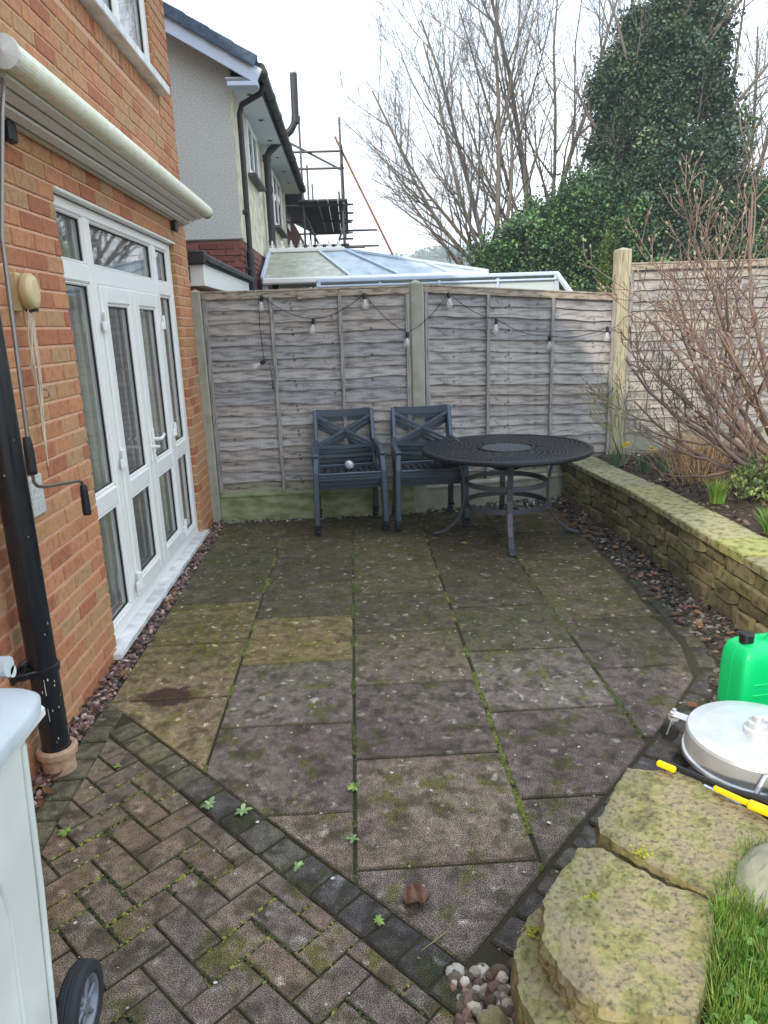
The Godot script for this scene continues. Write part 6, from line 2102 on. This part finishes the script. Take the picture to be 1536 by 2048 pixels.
func build_bin() -> void:
	var b := thing("wheelie_bin", "pale grey wheeled bin with blue grey lid beside the house wall", "bin", Vector3(-0.985, 0, -1.10))
	var m := MB.new()
	var secs := [[0.06, 0.215, 0.25], [0.10, 0.222, 0.262], [0.55, 0.245, 0.292], [0.90, 0.262, 0.315], [0.93, 0.262, 0.315]]
	var g := []
	for s in secs:
		for q in 41:
			var a := TAU * q / 40.0
			var ca := cos(a); var sa := sin(a)
			g.append(Vector3(signf(ca) * pow(absf(ca), 0.22) * s[1], s[0], signf(sa) * pow(absf(sa), 0.22) * s[2]))
	m.sheet(g, 41)
	m.smooth = false
	var body := part("body", m.mesh(), M.bin_plastic, b)
	# moulded rib panel on the side
	m = MB.new()
	m.tube([Vector3(0.226, 0.12, -0.10), Vector3(0.247, 0.60, -0.11), Vector3(0.251, 0.70, -0.09), Vector3(0.253, 0.735, -0.04), Vector3(0.254, 0.745, 0.02), Vector3(0.252, 0.70, 0.11), Vector3(0.232, 0.2, 0.12)], 0.006, 6)
	part("moulded_rib", m.mesh(), M.bin_plastic, body)
	m = MB.new()
	frame_rect(m, 0.235, 0.275, 0.915, 0.945, 0.335, -0.335, 0.03, 0.03, 0, 0, 0.006)
	m.bx(Vector3(0.262, 0.93, 0), Vector3(0.034, 0.032, 0.67), 0.008)
	m.bx(Vector3(-0.262, 0.93, 0), Vector3(0.034, 0.032, 0.67), 0.008)
	m.bx(Vector3(0, 0.93, -0.322), Vector3(0.49, 0.032, 0.034), 0.008)
	m.bx(Vector3(0, 0.93, 0.322), Vector3(0.49, 0.032, 0.034), 0.008)
	part("rim", m.mesh(), M.bin_plastic, body)
	for z in [-0.245, 0.235]:
		m = MB.new()
		m.tube([Vector3(0.221, 0.10, z * 0.93), Vector3(0.246, 0.55, z * 0.99), Vector3(0.262, 0.90, z)], 0.007, 6)
		part("moulded_rib", m.mesh(), M.bin_plastic, body)
	# lid: shallow dome with a lip, hinged at the back
	m = MB.new()
	g = []
	for s in [[0.945, 0.296, 0.352], [0.972, 0.298, 0.354], [0.982, 0.288, 0.344], [0.996, 0.25, 0.31], [1.012, 0.17, 0.22], [1.016, 0.0, 0.0]]:
		for q in 41:
			var a := TAU * q / 40.0
			var ca := cos(a); var sa := sin(a)
			g.append(Vector3(signf(ca) * pow(absf(ca), 0.25) * s[1], s[0], signf(sa) * pow(absf(sa), 0.25) * s[2]))
	m.sheet(g, 41)
	part("lid", m.mesh(), M.bin_lid, b)
	for x in [-0.19, 0.14]:
		m = MB.new()
		m.bar(Vector3(x, 0.95, -0.33), Vector3(x, 1.015, -0.405), 0.05, 0.04, 0.012)
		m.tube([Vector3(x - 0.04, 1.005, -0.40), Vector3(x + 0.04, 1.005, -0.40)], 0.024, 12)
		part("hinge_lug", m.mesh(), M.bin_lid, b)
	m = MB.new()
	m.tube([Vector3(-0.22, 0.985, -0.415), Vector3(0.18, 0.985, -0.415)], 0.014, 10)
	part("handle_bar", m.mesh(), M.bin_plastic, b)
	m = MB.new()
	m.tube([Vector3(-0.24, 0.10, -0.34), Vector3(0.24, 0.10, -0.34)], 0.012, 8)
	m.bx(Vector3(0, 0.11, -0.28), Vector3(0.40, 0.09, 0.10), 0.015)
	part("axle", m.mesh(), M.black_plastic, b)
	for s in [-1.0, 1.0]:
		m = MB.new()
		var tt := Transform3D(Basis(Vector3(0, 0, 1), Vector3(s, 0, 0), Vector3(0, s, 0)), Vector3(0.235 * s, 0.102, -0.34))
		m.lathe([Vector2(0.070, -0.026), Vector2(0.092, -0.026), Vector2(0.100, -0.018), Vector2(0.102, -0.006), Vector2(0.099, -0.003), Vector2(0.102, 0.0), Vector2(0.102, 0.012), Vector2(0.097, 0.022), Vector2(0.078, 0.026), Vector2(0.070, 0.022)], 40, tt)
		var w := part("wheel", m.mesh(), M.tyre, b)
		m = MB.new()
		m.lathe([Vector2(0.0, 0.016), Vector2(0.018, 0.018), Vector2(0.022, 0.006), Vector2(0.058, 0.004), Vector2(0.064, 0.018), Vector2(0.072, 0.020), Vector2(0.072, -0.02)], 32, tt)
		for k in 6:
			var a := TAU * k / 6.0
			m.tube([tt * Vector3(cos(a) * 0.018, 0.010, sin(a) * 0.018), tt * Vector3(cos(a) * 0.062, 0.010, sin(a) * 0.062)], 0.006, 6)
		part("rim", m.mesh(), M.hub, w)

func rosette(at: Vector3, n: int, size: float, cols: Array, label: String, grp := "weeds in the paving joints") -> void:
	var t := thing("weed", label, "weed", at, rf(0, TAU), grp)
	for k in n:
		var m := MB.new()
		var a := TAU * k / n + rf(-0.5, 0.5)
		var d := Vector3(cos(a), 0, sin(a)); var sd := d.cross(Vector3.UP)
		m.col = (cols[k % cols.size()] * rf(0.85, 1.15)).srgb_to_linear()
		var ln := size * rf(0.45, 1.2)
		var w := [0.10, 0.16, 0.22, 0.16, 0.0]
		var pr := []
		for q in 5:
			var f := q / 4.0
			pr.append([d * ln * f + Vector3(0, 0.006 + ln * 0.55 * f * (1.0 - 0.75 * f), 0), sd * ln * w[q]])
		for q in 4:
			m.tri(pr[q][0] - pr[q][1], pr[q][0] + pr[q][1], pr[q + 1][0] + pr[q + 1][1])
			m.tri(pr[q][0] - pr[q][1], pr[q + 1][0] + pr[q + 1][1], pr[q + 1][0] - pr[q + 1][1])
		part("leaf", m.mesh(), M.grass, t)

func build_small_things() -> void:
	var wg := [s255(132, 158, 70), s255(152, 172, 88), s255(112, 144, 62)]
	var pale := [s255(140, 164, 104), s255(120, 150, 92), s255(158, 176, 122)]
	rosette(Vector3(-0.07, 0, -2.385), 11, 0.038, wg, "spiky yellow green weed in the long slab joint")
	rosette(Vector3(-0.609, 0, -2.329), 8, 0.037, pale, "pale green star weed at the edge of the dark setts")
	rosette(Vector3(-0.48, 0, -2.281), 7, 0.035, pale, "broad leaved pale weed beside the star weed")
	rosette(Vector3(-1.10, 0, -2.22), 9, 0.030, wg, "small bright weed at the foot of the bin and house setts")
	rosette(Vector3(-1.04, 0, -2.61), 7, 0.025, wg, "tiny green weed near the clay collar")
	rosette(Vector3(0.834, 0, -5.437), 8, 0.037, wg, "small weed on the slabs under the round table")
	rosette(Vector3(-0.256, 0, -1.98), 7, 0.025, pale, "tiny pale weed between the dark setts and the blocks")
	rosette(Vector3(0.0, 0, -1.742), 8, 0.026, wg, "round leaved bright weed where the setts end")
	rosette(Vector3(-0.072, 0, -2.10), 5, 0.028, pale, "thin leaved weed low in the long slab joint")
	# one dead leaf
	var m := MB.new()
	m.col = s255(120, 84, 66).srgb_to_linear()
	var dg := []
	for r in 6:
		for k in 7:
			var u := k / 6.0 - 0.5; var v := r / 5.0 - 0.5
			var w := sqrt(maxf(0.03, 1.0 - 3.6 * v * v))
			dg.append(Vector3(u * 0.085 * w, 0.012 + 0.03 * absf(sin(u * 7.0 + v * 3.0)) + 0.02 * v, v * 0.095))
	m.sheet(dg, 7)
	solo("dead_leaf", m.mesh(), M.dead_leaf, "curled brown dead leaf lying at the corner of the slabs", "leaf", pose(Vector3(0.125, 0.0, -1.81), Vector3(0, 0.3, 0)))
	# dark scuff of old soil on the slabs near the house
	# moss cushions in joints
	var mm := rock_mesh(91, 0.7, 4, 7, 0.3)
	var xf := []; var cl := []
	var cols := [s255(104, 108, 46), s255(128, 128, 58), s255(82, 88, 42), s255(68, 72, 38)]
	var f := noise(2.6, 909, 3)
	for k in 26000:
		var p := Vector2(rf(-1.2, 1.75), rf(-6.3, -1.3))
		var on := k % 2
		var xs := [-0.675, -0.068, 0.542, 1.155]
		if on == 0:
			p.x = xs[k / 2 % 4] + rng.randfn() * 0.006
			if not Geometry2D.is_point_in_polygon(p, patio_poly): continue
		else:
			# herringbone joints lie on a 45 degree grid
			if p.y < -3.0: p.y = rf(-3.0, -1.3)
			var q := Vector2(p.x + 0.603, p.y + 2.010)
			var a := q.dot(Vector2(1, 1).normalized()); var b := q.dot(Vector2(-1, 1).normalized())
			if k % 4 == 1: a = round(a / 0.1025) * 0.1025 + rng.randfn() * 0.004
			else: b = round(b / 0.1025) * 0.1025 + rng.randfn() * 0.004
			p = Vector2(-0.603, -2.010) + Vector2(1, 1).normalized() * a + Vector2(-1, 1).normalized() * b
			if p.x < -1.15 or p.x > 0.2 or p.y > -1.2 or p.y < p.x * 1.058 - 1.634: continue
			# only in joints, not in the middle of blocks
			var ca := int(floor(a / 0.1025)); var cb := int(floor(b / 0.1025))
			if k % 4 == 1 and posmod(int(round(a / 0.1025)) - 1 - cb, 4) == 0: continue
			if k % 4 == 3 and posmod(ca - int(round(b / 0.1025)) + 1, 4) == 3: continue
		var d := f.get_noise_2d(p.x, p.y)
		if d < 0.02: continue
		var s := rf(0.0025, 0.006) * (1.0 + 1.6 * maxf(0.0, d))
		xf.append(pose(Vector3(p.x, -0.002, p.y), Vector3(0, rf(0, TAU), 0), Vector3(s * rf(1, 2.4), s * 0.9, s * rf(1, 2.4))))
		cl.append((cols[k % 4] * rf(0.7, 1.2)).srgb_to_linear())
	scatter("moss", mm, M.moss, xf, cl, self, "yellow green moss cushions growing in the paving joints", "moss")
	# petals, lichen flakes and crumbs lying about
	var lf := leaf_mesh(0.7, 0.15)
	xf = []; cl = []
	for k in 620:
		var p := Vector2(rf(-1.2, 1.75), rf(-6.0, -1.3))
		xf.append(pose(Vector3(p.x, 0.004, p.y), Vector3(rf(-0.15, 0.15), rf(0, TAU), rf(-0.15, 0.15)), Vector3.ONE * rf(0.005, 0.017) * (1.6 if k % 17 == 0 else 1.0)))
		cl.append(([s255(206, 200, 186), s255(176, 166, 148), s255(120, 104, 84), s255(84, 66, 50), s255(190, 186, 160)][k % 5]).srgb_to_linear())
	scatter("crumbs", lf, M.dead_leaf, xf, cl, self, "pale petals and leaf crumbs scattered over the paving", "litter")
	# fine twigs
	for q in [[Vector3(0.30, 0.004, -3.83), 0.9, 0.07, "pale dry twig lying across the mossy slab joint"], [Vector3(0.95, 0.004, -3.5), 0.2, 0.06, "dry twig on the slabs in front of the round table"], [Vector3(1.0, 0.004, -2.35), 2.2, 0.09, "dry twig on the slabs beside the cleaner castor"], [Vector3(-1.22, 0.02, -6.1), 2.2, 0.14, "long dry twig on the chippings at the fence corner"], [Vector3(0.16, 0.004, -1.66), 2.5, 0.10, "thin dry stalk beside the curled dead leaf"]]:
		m = MB.new()
		var d: Vector3 = Vector3(cos(q[1]), 0, sin(q[1])) * q[2] * 0.5
		m.tube([-d, Vector3(0, 0.004, 0.004), d], [0.0015, 0.002, 0.001], 5)
		solo("twig", m.mesh(), M.stem_olive, q[3], "twig", pose(q[0]), "loose twigs on the ground")
